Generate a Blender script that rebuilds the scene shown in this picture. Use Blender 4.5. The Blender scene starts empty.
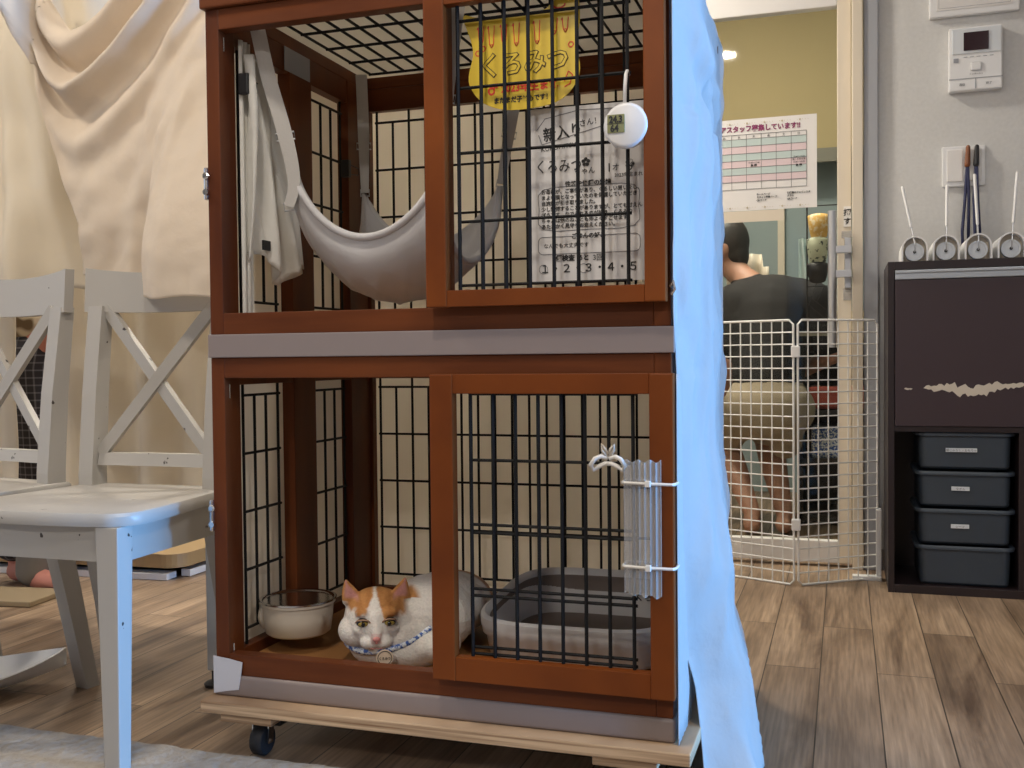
import bpy, bmesh, math, random
from mathutils import Vector, Matrix, noise
random.seed(7)
PI = math.pi
C = bpy.context.scene.collection
SC = bpy.context.scene

# ------------------------------------------------------------------ camera, world, light, exposure
cam = bpy.data.objects.new('camera', bpy.data.cameras.new('camera'))
C.objects.link(cam)
rt, dn, fw = (0.9506834, 0.3099945, -0.0102224), (-0.00166, -0.0278722, -0.9996101), (-0.3101586, 0.9503297, -0.0259831)
cam.matrix_world = Matrix(((rt[0], -dn[0], -fw[0], 0), (rt[1], -dn[1], -fw[1], 0), (rt[2], -dn[2], -fw[2], 0.64), (0, 0, 0, 1)))
cam.data.sensor_width = 36
cam.data.lens = 1019.6 * 36 / 1024
cam.data.clip_start = 0.05
SC.camera = cam
SC.view_settings.view_transform = 'Standard'
SC.view_settings.look = 'None'
SC.view_settings.gamma = 1
SC.view_settings.use_curve_mapping = False
SC.view_settings.exposure = 0.0
w = bpy.data.worlds.new('daylight'); SC.world = w; w.use_nodes = True
w.node_tree.nodes['Background'].inputs[0].default_value = (0.62, 0.78, 1, 1)
w.node_tree.nodes['Background'].inputs[1].default_value = 0.6

def area(name, loc, target, sx, sy, power, col, spread=PI):
    l = bpy.data.lights.new(name, 'AREA'); l.shape = 'RECTANGLE'; l.size = sx; l.size_y = sy
    l.energy = power; l.color = col; l.spread = spread
    o = bpy.data.objects.new(name, l); C.objects.link(o); o.location = loc
    o.rotation_euler = (Vector(target) - Vector(loc)).to_track_quat('-Z', 'Y').to_euler()
    return o
area('window_daylight', (4.9, 1.27, 0.82), (-1, 1.27, 0.72), 1.2, 0.9, 112, (0.15, 0.46, 1.0), math.radians(80))
def downlight(name, x, y, power, col, r=.14):
    o = area(name, (x, y, 2.285), (x, y, 0), r, r, power, col); o.data.shape = 'DISK'
    return o
downlight('ceiling_lamp_left', -2.2, 0.9, 20, (1.0, 0.87, 0.70), .3)
downlight('ceiling_lamp_near', -0.63, 0.70, 13, (1.0, 0.90, 0.77))
downlight('ceiling_lamp_behind', -0.69, -1.72, 36, (1.0, 0.94, 0.87), .3)
downlight('ceiling_lamp_door', -0.95, 2.70, 27, (1.0, 0.92, 0.80), .25)
downlight('ceiling_lamp_right', 1.0, 0.2, 19, (1.0, 0.95, 0.90), .3)
downlight('curtain_fill_light', -2.5, 2.75, 20, (1.0, 0.92, 0.80), .3)  # added fill light behind the curtains to make them glow, no known lamp
downlight('back_room_lamp', -0.5, 3.55, 26, (1.0, 0.92, 0.78), .3)

# ------------------------------------------------------------------ materials
def mat(name, col, rough=0.5, metal=0.0, **k):
    m = bpy.data.materials.new(name); m.use_nodes = True
    b = m.node_tree.nodes['Principled BSDF']
    b.inputs['Base Color'].default_value = (*col, 1)
    b.inputs['Roughness'].default_value = rough
    b.inputs['Metallic'].default_value = metal
    for kk, v in k.items():
        b.inputs[kk.replace('_', ' ')].default_value = v
    return m
def N(m, t, **k):
    n = m.node_tree.nodes.new(t)
    for kk, v in k.items(): setattr(n, kk, v)
    return n
def lk(m, a, b): m.node_tree.links.new(a, b)
def P(m): return m.node_tree.nodes['Principled BSDF']
def noisy(m, c1, c2, scale=(20, 20, 20), detail=6, lo=.3, hi=.7, bump=0.0, bdist=.002, ns=1.0):
    tc = N(m, 'ShaderNodeTexCoord'); mp = N(m, 'ShaderNodeMapping'); mp.inputs['Scale'].default_value = scale
    nz = N(m, 'ShaderNodeTexNoise'); nz.inputs['Scale'].default_value = ns; nz.inputs['Detail'].default_value = detail
    rp = N(m, 'ShaderNodeValToRGB'); rp.color_ramp.elements[0].position = lo; rp.color_ramp.elements[1].position = hi
    rp.color_ramp.elements[0].color = (*c1, 1); rp.color_ramp.elements[1].color = (*c2, 1)
    lk(m, tc.outputs['Object'], mp.inputs[0]); lk(m, mp.outputs[0], nz.inputs['Vector']); lk(m, nz.outputs[0], rp.inputs[0])
    lk(m, rp.outputs[0], P(m).inputs['Base Color'])
    if bump:
        bp = N(m, 'ShaderNodeBump'); bp.inputs['Strength'].default_value = bump; bp.inputs['Distance'].default_value = bdist
        lk(m, nz.outputs[0], bp.inputs['Height']); lk(m, bp.outputs[0], P(m).inputs['Normal'])
    return m, nz, rp
def cloth(name, col, trans=.35, bump=.35, scale=14):
    m = mat(name, col, .9)
    tc = N(m, 'ShaderNodeTexCoord')
    n1 = N(m, 'ShaderNodeTexNoise'); n1.inputs['Scale'].default_value = scale; n1.inputs['Detail'].default_value = 5; n1.inputs['Distortion'].default_value = .25
    lk(m, tc.outputs['Object'], n1.inputs['Vector'])
    bp = N(m, 'ShaderNodeBump'); bp.inputs['Strength'].default_value = bump; bp.inputs['Distance'].default_value = .012
    lk(m, n1.outputs[0], bp.inputs['Height']); lk(m, bp.outputs[0], P(m).inputs['Normal'])
    tr = N(m, 'ShaderNodeBsdfTranslucent'); tr.inputs[0].default_value = (*col, 1); lk(m, bp.outputs[0], tr.inputs['Normal'])
    mx = N(m, 'ShaderNodeMixShader'); mx.inputs[0].default_value = trans
    lk(m, P(m).outputs[0], mx.inputs[1]); lk(m, tr.outputs[0], mx.inputs[2])
    lk(m, mx.outputs[0], m.node_tree.nodes['Material Output'].inputs[0])
    return m

M = {}
M['wood'] = mat('reddish_brown_wood', (.13, .04, .014), .42, Specular_IOR_Level=.22)
noisy(M['wood'], (.080, .020, .007), (.170, .046, .011), (14, 14, 3), 5, .3, .75)
M['woodh'] = mat('reddish_brown_rail', (.13, .04, .014), .42, Specular_IOR_Level=.22)
noisy(M['woodh'], (.090, .024, .008), (.180, .050, .013), (3, 14, 30), 5, .3, .75)
M['doorwood'] = mat('orange_brown_wood', (.2, .06, .016), .42, Specular_IOR_Level=.22)
noisy(M['doorwood'], (.135, .032, .006), (.235, .060, .009), (6, 14, 6), 5, .3, .75)
M['wire'] = mat('black_wire', (.008, .008, .009), .6, Specular_IOR_Level=.25)
M['mauve'] = mat('mauve_grey_plastic', (.265, .215, .20), .5)
M['tray_brown'] = mat('brown_floor_board', (.30, .14, .045), .55)
M['white_cloth'] = cloth('white_sheet_cloth', (.68, .68, .67), .40, .6, 11)
M['back_cloth'] = cloth('brightened_cover_cloth', (.88, .83, .74), .5, .3, 9)  # same white sheet, colour lightened to brighten the inside of the cage
M['cream_cloth'] = cloth('cream_sheet_cloth', (.80, .70, .58), .25, .45, 10)
M['cream_cloth2'] = cloth('beige_curtain_cloth', (.80, .735, .62), .38, .3, 8)
M['garment'] = cloth('white_garment_cloth', (.86, .85, .80), .25, .3, 25)
M['quilt'] = cloth('quilted_grey_cloth', (.80, .79, .80), .25, .15, 40)
M['strap'] = cloth('grey_webbing', (.60, .58, .55), .1, .05, 200)
M['black'] = mat('black_plastic', (.015, .015, .017), .45)
M['rubber'] = mat('dark_rubber', (.02, .02, .022), .6)
M['steel'] = mat('polished_steel', (.72, .72, .72), .18, 1.0)
M['metal'] = mat('brushed_metal', (.55, .56, .58), .35, .9)
M['white_plastic'] = mat('white_plastic', (.80, .80, .80), .35)
M['cream_plastic'] = mat('cream_plastic', (.62, .56, .47), .35)
M['white_wire'] = mat('white_coated_wire', (.78, .78, .76), .35)
M['paper'] = mat('white_paper', (.78, .76, .74), .55)
M['ink'] = mat('black_ink', (.02, .02, .02), .6)
M['greyink'] = mat('grey_ink', (.16, .16, .17), .6)
M['red_ink'] = mat('red_ink', (.75, .06, .03), .6)
M['purple_ink'] = mat('purple_ink', (.25, .03, .12), .6)
M['yellow'] = mat('yellow_laminated_card', (.80, .58, .06), .25)
M['lcd'] = mat('olive_lcd', (.25, .26, .12), .2)
M['cabinet'] = mat('dark_brown_laminate', (.022, .014, .016), .38)
M['cabinet_door'] = mat('dark_brown_cabinet_door', (.045, .028, .034), .42)
M['tray_grey'] = mat('dark_grey_tray', (.045, .06, .08), .45)
M['alu'] = mat('aluminium_strip', (.55, .60, .66), .35, .6)
M['label'] = mat('pale_label', (.7, .74, .78), .5)
M['wall'] = mat('wall_paper', (.62, .58, .53), .85)
noisy(M['wall'], (.63, .625, .61), (.68, .675, .66), (90, 90, 90), 3, .3, .7, .15, .002)
M['ceiling'] = mat('ceiling_white', (.7, .68, .64), .9)
M['doorpaint'] = mat('door_cream_laminate', (.70, .62, .50), .4)
M['doorwhite'] = mat('door_white_bottom', (.72, .70, .68), .4)
M['greytrim'] = mat('grey_trim', (.36, .37, .40), .5)
M['skirt'] = mat('grey_skirting', (.20, .18, .17), .6)
M['ochre'] = mat('ochre_wallpaper', (.44, .355, .19), .85)
M['teal'] = mat('grey_teal_wallpaper', (.30, .37, .38), .8)
M['beam'] = mat('grey_brown_beam', (.20, .19, .15), .6)
M['skin'] = mat('skin', (.42, .22, .15), .55, Subsurface_Weight=.08)
M['pinkskin'] = mat('foot_skin', (.55, .23, .18), .55)
M['hair'] = mat('black_hair', (.018, .015, .014), .5)
M['black_shirt'] = mat('black_shirt_cloth', (.010, .009, .010), .85)
M['khaki'] = mat('khaki_shorts_cloth', (.34, .28, .20), .9)
M['red_box'] = mat('red_brown_plastic', (.32, .06, .04), .5)
M['dark_shelf'] = mat('dark_shelf', (.03, .028, .027), .5)
M['birch'] = mat('platform_wood', (.42, .28, .13), .45)
M['greyfab'] = mat('grey_fleece', (.19, .175, .16), .95)
M['mat'] = mat('tan_mat', (.30, .23, .14), .9)
M['navy'] = mat('navy_strap', (.03, .035, .09), .7)
M['brownplastic'] = mat('amber_brown_plastic', (.22, .07, .02), .3)
M['roller_sleeve'] = mat('roller_sleeve', (.42, .36, .29), .5)
M['blue_collar'] = mat('blue_print_collar', (.1, .2, .5), .7)
M['pink'] = mat('pink_skin', (.55, .22, .20), .5)
M['eyelid'] = mat('ginger_eyelid', (.36, .22, .14), .7)
M['iris'] = mat('amber_iris', (.30, .22, .05), .15)
M['pupil'] = mat('dark_pupil', (.01, .008, .008), .1)
M['tagwood'] = mat('pale_name_tag', (.72, .58, .44), .4)
M['litter'] = mat('white_litter_plastic', (.72, .70, .68), .35)
M['tub_inside'] = mat('grey_brown_tub_inside', (.26, .21, .18), .9)
M['pinkcell'] = mat('pale_pink_print', (.72, .58, .60), .55)
M['bluecell'] = mat('pale_blue_print', (.52, .62, .60), .55)
M['orange'] = mat('orange_print_cloth', (.62, .38, .12), .9)
M['sage'] = mat('pale_green_print_cloth', (.42, .45, .33), .9)
M['screen'] = mat('dark_screen', (.03, .012, .018), .08)
M['ytape'] = mat('yellow_tape', (.85, .62, .03), .4)

# collar pattern
nz = noisy(M['blue_collar'], (.05, .12, .4), (.7, .75, .8), (160, 160, 160), 2, .45, .55)
noisy(M['orange'], (.65, .40, .12), (.75, .62, .42), (60, 60, 60), 2, .5, .6)
noisy(M['sage'], (.06, .07, .06), (.45, .47, .35), (60, 60, 60), 2, .36, .42)
# gypsy print shirt and plaid
M['print_shirt'] = mat('cream_brown_print_cloth', (.62, .54, .42), .9)
noisy(M['print_shirt'], (.20, .14, .08), (.66, .58, .45), (14, 14, 14), 1, .36, .42)
def plaid():
    m = mat('dark_plaid_cloth', (.05, .05, .06), .9)
    tc = N(m, 'ShaderNodeTexCoord'); prev = None
    for d, s in (('X', 15), ('Z', 15)):
        wv = N(m, 'ShaderNodeTexWave', bands_direction=d); wv.inputs['Scale'].default_value = s
        lk(m, tc.outputs['Object'], wv.inputs['Vector'])
        rp = N(m, 'ShaderNodeValToRGB'); e = rp.color_ramp.elements
        e[0].position = .86; e[0].color = (0, 0, 0, 1); e[1].position = .95; e[1].color = (.10, .10, .115, 1)
        lk(m, wv.outputs[0], rp.inputs[0])
        if prev is None: prev = rp
        else:
            ad = N(m, 'ShaderNodeMix', data_type='RGBA', blend_type='ADD'); ad.inputs[0].default_value = 1
            lk(m, prev.outputs[0], ad.inputs[6]); lk(m, rp.outputs[0], ad.inputs[7])
            a2 = N(m, 'ShaderNodeMix', data_type='RGBA', blend_type='ADD'); a2.inputs[0].default_value = 1
            lk(m, ad.outputs[2], a2.inputs[6]); a2.inputs[7].default_value = (.035, .034, .045, 1)
            lk(m, a2.outputs[2], P(m).inputs['Base Color'])
    return m
M['plaid'] = plaid()
# chipped grey chair paint
def chair_paint():
    m = mat('grey_chair_paint', (.44, .42, .39), .42)
    tc = N(m, 'ShaderNodeTexCoord')
    nz = N(m, 'ShaderNodeTexNoise'); nz.inputs['Scale'].default_value = 38; nz.inputs['Detail'].default_value = 3
    rp = N(m, 'ShaderNodeValToRGB'); e = rp.color_ramp.elements
    e[0].position = .27; e[0].color = (.05, .04, .035, 1); e[1].position = .285; e[1].color = (.44, .42, .39, 1)
    lk(m, tc.outputs['Object'], nz.inputs['Vector']); lk(m, nz.outputs[0], rp.inputs[0]); lk(m, rp.outputs[0], P(m).inputs['Base Color'])
    return m
M['chair'] = chair_paint()
# plywood: layered edge
def plywood():
    m = mat('plywood', (.55, .38, .22), .6)
    tc = N(m, 'ShaderNodeTexCoord'); mp = N(m, 'ShaderNodeMapping'); mp.inputs['Scale'].default_value = (3, 3, 190)
    nz = N(m, 'ShaderNodeTexNoise'); nz.inputs['Scale'].default_value = 1.0; nz.inputs['Detail'].default_value = 4
    rp = N(m, 'ShaderNodeValToRGB'); e = rp.color_ramp.elements
    e[0].position = .35; e[0].color = (.25, .14, .07, 1); e[1].position = .62; e[1].color = (.62, .44, .27, 1)
    lk(m, tc.outputs['Object'], mp.inputs[0]); lk(m, mp.outputs[0], nz.inputs['Vector']); lk(m, nz.outputs[0], rp.inputs[0]); lk(m, rp.outputs[0], P(m).inputs['Base Color'])
    return m
M['plywood'] = plywood()
def floor_mat():
    m = mat('wood_plank_floor', (.2, .15, .1), .42)
    tc = N(m, 'ShaderNodeTexCoord'); mp = N(m, 'ShaderNodeMapping')
    mp.inputs['Rotation'].default_value = (0, 0, PI / 2); mp.inputs['Location'].default_value = (.31, .048, 0)
    lk(m, tc.outputs['Object'], mp.inputs[0])
    def brick(c1, c2, mo):
        b = N(m, 'ShaderNodeTexBrick', offset=.37, squash=1); b.inputs['Scale'].default_value = 1
        b.inputs['Brick Width'].default_value = .92; b.inputs['Row Height'].default_value = .1085
        b.inputs['Mortar Size'].default_value = .0012; b.inputs['Mortar Smooth'].default_value = 0.1
        b.inputs['Color1'].default_value = c1; b.inputs['Color2'].default_value = c2; b.inputs['Mortar'].default_value = mo
        lk(m, mp.outputs[0], b.inputs['Vector']); return b
    b = brick((0, 0, 0, 1), (1, 1, 1, 1), (.5, .5, .5, 1))
    # grain stretched along Y, shifted per plank
    sc = N(m, 'ShaderNodeVectorMath', operation='MULTIPLY'); sc.inputs[1].default_value = (13, 1.7, 1)
    lk(m, tc.outputs['Object'], sc.inputs[0])
    off = N(m, 'ShaderNodeVectorMath', operation='SCALE'); lk(m, b.outputs['Color'], off.inputs[0]); off.inputs['Scale'].default_value = 23.0
    ad = N(m, 'ShaderNodeVectorMath', operation='ADD'); lk(m, sc.outputs[0], ad.inputs[0]); lk(m, off.outputs[0], ad.inputs[1])
    nz = N(m, 'ShaderNodeTexNoise'); nz.inputs['Scale'].default_value = .9; nz.inputs['Detail'].default_value = 5; nz.inputs['Distortion'].default_value = .9; nz.inputs['Roughness'].default_value = .55
    lk(m, ad.outputs[0], nz.inputs['Vector'])
    rp = N(m, 'ShaderNodeValToRGB'); e = rp.color_ramp.elements
    e[0].position = .30; e[0].color = (.10, .064, .042, 1); e[1].position = .66; e[1].color = (.36, .262, .182, 1)
    el = e.new(.47); el.color = (.245, .172, .115, 1)
    lk(m, nz.outputs[0], rp.inputs[0])
    # fine grain
    s2 = N(m, 'ShaderNodeVectorMath', operation='MULTIPLY'); s2.inputs[1].default_value = (160, 6, 1); lk(m, tc.outputs['Object'], s2.inputs[0])
    n2 = N(m, 'ShaderNodeTexNoise'); n2.inputs['Scale'].default_value = 1; n2.inputs['Detail'].default_value = 4; lk(m, s2.outputs[0], n2.inputs['Vector'])
    r2 = N(m, 'ShaderNodeValToRGB'); r2.color_ramp.elements[0].color = (.66, .66, .66, 1); r2.color_ramp.elements[0].position = .3; r2.color_ramp.elements[1].color = (1.15, 1.15, 1.15, 1); r2.color_ramp.elements[1].position = .7
    lk(m, n2.outputs[0], r2.inputs[0])
    mu = N(m, 'ShaderNodeMix', data_type='RGBA', blend_type='MULTIPLY'); mu.inputs[0].default_value = 1
    lk(m, rp.outputs[0], mu.inputs[6]); lk(m, r2.outputs[0], mu.inputs[7])
    # plank tint
    r3 = N(m, 'ShaderNodeValToRGB'); r3.color_ramp.elements[0].color = (.92, .88, .84, 1); r3.color_ramp.elements[1].color = (1.32, 1.30, 1.26, 1)
    lk(m, b.outputs['Color'], r3.inputs[0])
    m3 = N(m, 'ShaderNodeMix', data_type='RGBA', blend_type='MULTIPLY'); m3.inputs[0].default_value = 1
    lk(m, mu.outputs[2], m3.inputs[6]); lk(m, r3.outputs[0], m3.inputs[7])
    m4 = N(m, 'ShaderNodeMix', data_type='RGBA'); lk(m, b.outputs['Fac'], m4.inputs[0]); lk(m, m3.outputs[2], m4.inputs[6]); m4.inputs[7].default_value = (.045, .032, .022, 1)
    lk(m, m4.outputs[2], P(m).inputs['Base Color'])
    return m
M['floor'] = floor_mat()
M['rug'] = mat('pale_grey_rug', (.40, .37, .33), .98)
noisy(M['rug'], (.33, .30, .265), (.40, .37, .33), (60, 60, 60), 8, .3, .7, .7, .01)
def glassy(name, tint, gl=.06, rough=.03, diff=0.0, dcol=(.8, .8, .8)):
    m = bpy.data.materials.new(name); m.use_nodes = True; nt = m.node_tree; nt.nodes.remove(nt.nodes['Principled BSDF'])
    out = nt.nodes['Material Output']
    tr = nt.nodes.new('ShaderNodeBsdfTransparent'); tr.inputs[0].default_value = (*tint, 1)
    g = nt.nodes.new('ShaderNodeBsdfGlossy'); g.inputs['Roughness'].default_value = rough
    mx = nt.nodes.new('ShaderNodeMixShader'); mx.inputs[0].default_value = gl
    nt.links.new(tr.outputs[0], mx.inputs[1]); nt.links.new(g.outputs[0], mx.inputs[2])
    last = mx
    if diff:
        d = nt.nodes.new('ShaderNodeBsdfDiffuse'); d.inputs[0].default_value = (*dcol, 1)
        m2 = nt.nodes.new('ShaderNodeMixShader'); m2.inputs[0].default_value = diff
        nt.links.new(mx.outputs[0], m2.inputs[1]); nt.links.new(d.outputs[0], m2.inputs[2]); last = m2
    nt.links.new(last.outputs[0], out.inputs[0]); return m
M['glass'] = glassy('clear_door_glass', (.96, .97, .95), .015)
M['clearplastic'] = glassy('clear_plastic', (.88, .88, .88), .10, .2, .22, (.75, .75, .74))
M['masking'] = mat('white_masking_tape', (.62, .62, .66), .6)
M['top_cloth'] = cloth('thick_cover_cloth', (.78, .74, .66), .34, .35, 9)
M['tapeclear'] = glassy('translucent_tape', (.9, .9, .9), .08, .3, .55, (.55, .55, .58))
M['zip'] = mat('white_nylon', (.78, .76, .72), .4)

# ------------------------------------------------------------------ mesh helpers
def NB(): return bmesh.new()
def box(bm, x0, x1, y0, y1, z0, z1, bev=0.0, seg=2):
    r = bmesh.ops.create_cube(bm, size=1)
    vs = r['verts']
    for v in vs:
        v.co = Vector(((x0 + x1) / 2 + v.co.x * (x1 - x0), (y0 + y1) / 2 + v.co.y * (y1 - y0), (z0 + z1) / 2 + v.co.z * (z1 - z0)))
    if bev:
        es = set(e for v in vs for e in v.link_edges)
        bmesh.ops.bevel(bm, geom=list(es), offset=bev, segments=seg, affect='EDGES', profile=.6)
    return bm
def bar(bm, p0, p1, w, d, up=(0, 0, 1), bev=0.0, w1=None, d1=None):
    """rectangular bar from p0 to p1, w along side axis, d along up-ish axis"""
    p0, p1 = Vector(p0), Vector(p1); a = (p1 - p0).normalized(); u = Vector(up)
    s = a.cross(u).normalized(); u = s.cross(a).normalized()
    w1 = w if w1 is None else w1; d1 = d if d1 is None else d1
    vs = []
    for p, ww, dd in ((p0, w, d), (p1, w1, d1)):
        for i, j in ((-1, -1), (1, -1), (1, 1), (-1, 1)):
            vs.append(bm.verts.new(p + s * (i * ww / 2) + u * (j * dd / 2)))
    fs = [bm.faces.new([vs[k] for k in f]) for f in ((3, 2, 1, 0), (4, 5, 6, 7), (0, 1, 5, 4), (1, 2, 6, 5), (2, 3, 7, 6), (3, 0, 4, 7))]
    if bev:
        es = set(e for f in fs for e in f.edges)
        bmesh.ops.bevel(bm, geom=list(es), offset=bev, segments=2, affect='EDGES', profile=.6)
    return bm
def tube(bm, pts, r, n=8, closed=False, radii=None, flat=None, up=None):
    pts = [Vector(p) for p in pts]; rings = []; L = len(pts)
    prevu = None
    for i, p in enumerate(pts):
        if closed: t = (pts[(i + 1) % L] - pts[i - 1]).normalized()
        else: t = (pts[min(i + 1, L - 1)] - pts[max(i - 1, 0)]).normalized()
        if prevu is None:
            u = Vector(up) if up else (Vector((0, 0, 1)) if abs(t.z) < .9 else Vector((1, 0, 0)))
        else: u = prevu
        u = (u - t * u.dot(t)).normalized(); prevu = u; s = t.cross(u)
        rr = radii[i] if radii else r
        f = flat if flat else 1
        rings.append([bm.verts.new(p + s * math.cos(2 * PI * k / n) * rr + u * math.sin(2 * PI * k / n) * rr * f) for k in range(n)])
    for i in range(L if closed else L - 1):
        a, b = rings[i], rings[(i + 1) % L]
        for k in range(n):
            bm.faces.new((a[k], a[(k + 1) % n], b[(k + 1) % n], b[k]))
    if not closed:
        bm.faces.new(list(reversed(rings[0]))); bm.faces.new(rings[-1])
    return bm
def rod(bm, a, b, r=.0025, n=6): return tube(bm, [a, b], r, n)
def lathe(bm, prof, c=(0, 0, 0), n=32, sx=1, sy=1, mtx=None):
    rings = []
    for r, z in prof:
        rings.append([bm.verts.new(Vector((math.cos(2 * PI * k / n) * r * sx, math.sin(2 * PI * k / n) * r * sy, z))) for k in range(n)])
    for a, b in zip(rings, rings[1:]):
        for k in range(n): bm.faces.new((a[k], a[(k + 1) % n], b[(k + 1) % n], b[k]))
    if prof[0][0] > 1e-6: bm.faces.new(list(reversed(rings[0])))
    if prof[-1][0] > 1e-6: bm.faces.new(rings[-1])
    mt = Matrix.Translation(c) @ (mtx if mtx else Matrix())
    vs = [v for rg in rings for v in rg]
    for v in vs: v.co = mt @ v.co
    bmesh.ops.remove_doubles(bm, verts=vs, dist=1e-6)
    return bm
def prism(bm, poly, y0, y1):
    """poly in x,z extruded along y"""
    a = [bm.verts.new((x, y0, z)) for x, z in poly]; b = [bm.verts.new((x, y1, z)) for x, z in poly]
    n = len(poly)
    bm.faces.new(a); bm.faces.new(list(reversed(b)))
    for k in range(n): bm.faces.new((a[(k + 1) % n], a[k], b[k], b[(k + 1) % n]))
    return bm
def grid(bm, nu, nv, f, thick=0.0):
    vs = [[bm.verts.new(f(i / nu, j / nv)) for j in range(nv + 1)] for i in range(nu + 1)]
    fs = [bm.faces.new((vs[i][j], vs[i + 1][j], vs[i + 1][j + 1], vs[i][j + 1])) for i in range(nu) for j in range(nv)]
    if thick:
        bmesh.ops.recalc_face_normals(bm, faces=fs)
        bmesh.ops.solidify(bm, geom=fs, thickness=thick)
    return bm
def wpos(o):
    v = Vector((0, 0, 0))
    while o: v = v + o.location; o = o.parent
    return v
def obj(name, bm, m, parent=None, smooth=False, base=None, kind=None, angle=None):
    bmesh.ops.recalc_face_normals(bm, faces=bm.faces[:])
    if base is None and parent is None:
        xs = [v.co for v in bm.verts]
        base = Vector(((min(v.x for v in xs) + max(v.x for v in xs)) / 2, (min(v.y for v in xs) + max(v.y for v in xs)) / 2, min(v.z for v in xs)))
    off = wpos(parent) if parent else Vector(base)
    for v in bm.verts: v.co -= off
    me = bpy.data.meshes.new(name); bm.to_mesh(me); bm.free()
    if isinstance(m, str): m = M[m]
    me.materials.append(m)
    o = bpy.data.objects.new(name, me); C.objects.link(o)
    if smooth:
        for p in me.polygons: p.use_smooth = True
        if angle is not None:
            try: me.set_sharp_from_angle(angle=math.radians(angle))
            except Exception: pass
    if parent: o.parent = parent
    else: o.location = off
    if kind: o['kind'] = kind
    return o
def thing(name, label, cat, loc, group=None):
    o = bpy.data.objects.new(name, None); C.objects.link(o); o.empty_display_size = .05
    o.location = loc; o['label'] = label; o['category'] = cat
    if group: o['group'] = group
    return o
def tag(o, label, cat, group=None):
    o['label'] = label; o['category'] = cat
    if group: o['group'] = group
    return o
def dup(root, loc, rotz=0, label=None):
    r = root.copy(); C.objects.link(r); r.location = loc; r.rotation_euler = (0, 0, rotz)
    if label: r['label'] = label
    for ch in list(root.children):
        c = ch.copy(); C.objects.link(c); c.parent = r
        for g in list(ch.children):
            d = g.copy(); C.objects.link(d); d.parent = c
    return r
_dg = None
def text(name, items, m, parent, mtx=None, extr=.0002):
    """items: (string, x, y, z, size, align[, tilt[, xscale]]) standing on the XZ plane facing -Y; joined into one mesh part"""
    bm = NB()
    for it in items:
        s, x, y, z, size, al = it[:6]; tilt = it[6] if len(it) > 6 else 0; xs = it[7] if len(it) > 7 else 1
        cu = bpy.data.curves.new('t', 'FONT'); cu.body = s; cu.size = size; cu.align_x = al; cu.extrude = extr; cu.resolution_u = 2
        if len(it) > 8: cu.offset = it[8]
        to = bpy.data.objects.new('t', cu); C.objects.link(to)
        dg = bpy.context.evaluated_depsgraph_get(); dg.update()
        me = bpy.data.meshes.new_from_object(to.evaluated_get(dg))
        me.transform(Matrix.Translation((x, y, z)) @ Matrix.Rotation(tilt, 4, 'Y') @ Matrix.Rotation(PI / 2, 4, 'X') @ Matrix.Diagonal((xs, 1, 1, 1)))
        bm.from_mesh(me); bpy.data.meshes.remove(me)
        bpy.data.objects.remove(to); bpy.data.curves.remove(cu)
    if mtx is not None: bm.transform(mtx)
    return obj(name, bm, m, parent)
def line(bm, p, q, w, y, t=.0003):
    """flat printed line on the XZ plane"""
    bar(bm, (p[0], y, p[1]), (q[0], y, q[1]), t, w, up=Vector((0, 0, 1)) if abs(q[0] - p[0]) > abs(q[1] - p[1]) else Vector((1, 0, 0)))
def polyline(bm, pts, w, y, closed=False):
    n = len(pts)
    for i in range(n if closed else n - 1): line(bm, pts[i], pts[(i + 1) % n], w, y)

# organic bodies: union of ellipsoids / tapered capsules, voxel-remeshed to one skin
def ell(bm, c, r, rot=None, seg=20):
    R_ = rot if rot is not None else Matrix()
    if not isinstance(r, (tuple, list)): r = (r, r, r)
    bmesh.ops.create_uvsphere(bm, u_segments=seg, v_segments=seg // 2 + 2, radius=1, matrix=Matrix.Translation(c) @ R_ @ Matrix.Diagonal((*r, 1)))
def cap(bm, p0, r0, p1, r1, n=14):
    p0, p1 = Vector(p0), Vector(p1); L = (p1 - p0).length
    k = max(2, int(L / max(min(r0, r1) * .5, .004)))
    k = min(k, 40)
    t = (p1 - p0).normalized()
    pts, rad = [], []
    for i in range(4):
        a = PI / 2 * i / 4; pts.append(p0 - t * r0 * math.cos(a)); rad.append(max(r0 * math.sin(a), .0005))
    for i in range(k + 1):
        f = i / k; pts.append(p0.lerp(p1, f)); rad.append(r0 + (r1 - r0) * f)
    for i in range(3, -1, -1):
        a = PI / 2 * i / 4; pts.append(p1 + t * r1 * math.cos(a)); rad.append(max(r1 * math.sin(a), .0005))
    tube(bm, pts, 1, n, radii=rad)
def skin(name, bm, m, parent, voxel, smooth=6, fac=.6):
    bmesh.ops.recalc_face_normals(bm, faces=bm.faces[:])
    me = bpy.data.meshes.new('tmp'); bm.to_mesh(me); bm.free()
    to = bpy.data.objects.new('tmp', me); C.objects.link(to)
    a = to.modifiers.new('r', 'REMESH'); a.mode = 'VOXEL'; a.voxel_size = voxel
    if smooth:
        b = to.modifiers.new('s', 'SMOOTH'); b.iterations = smooth; b.factor = fac
    dg = bpy.context.evaluated_depsgraph_get(); dg.update()
    me2 = bpy.data.meshes.new_from_object(to.evaluated_get(dg))
    bpy.data.objects.remove(to); bpy.data.meshes.remove(me)
    b2 = NB(); b2.from_mesh(me2); bpy.data.meshes.remove(me2)
    return obj(name, b2, m, parent, smooth=True)


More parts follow.
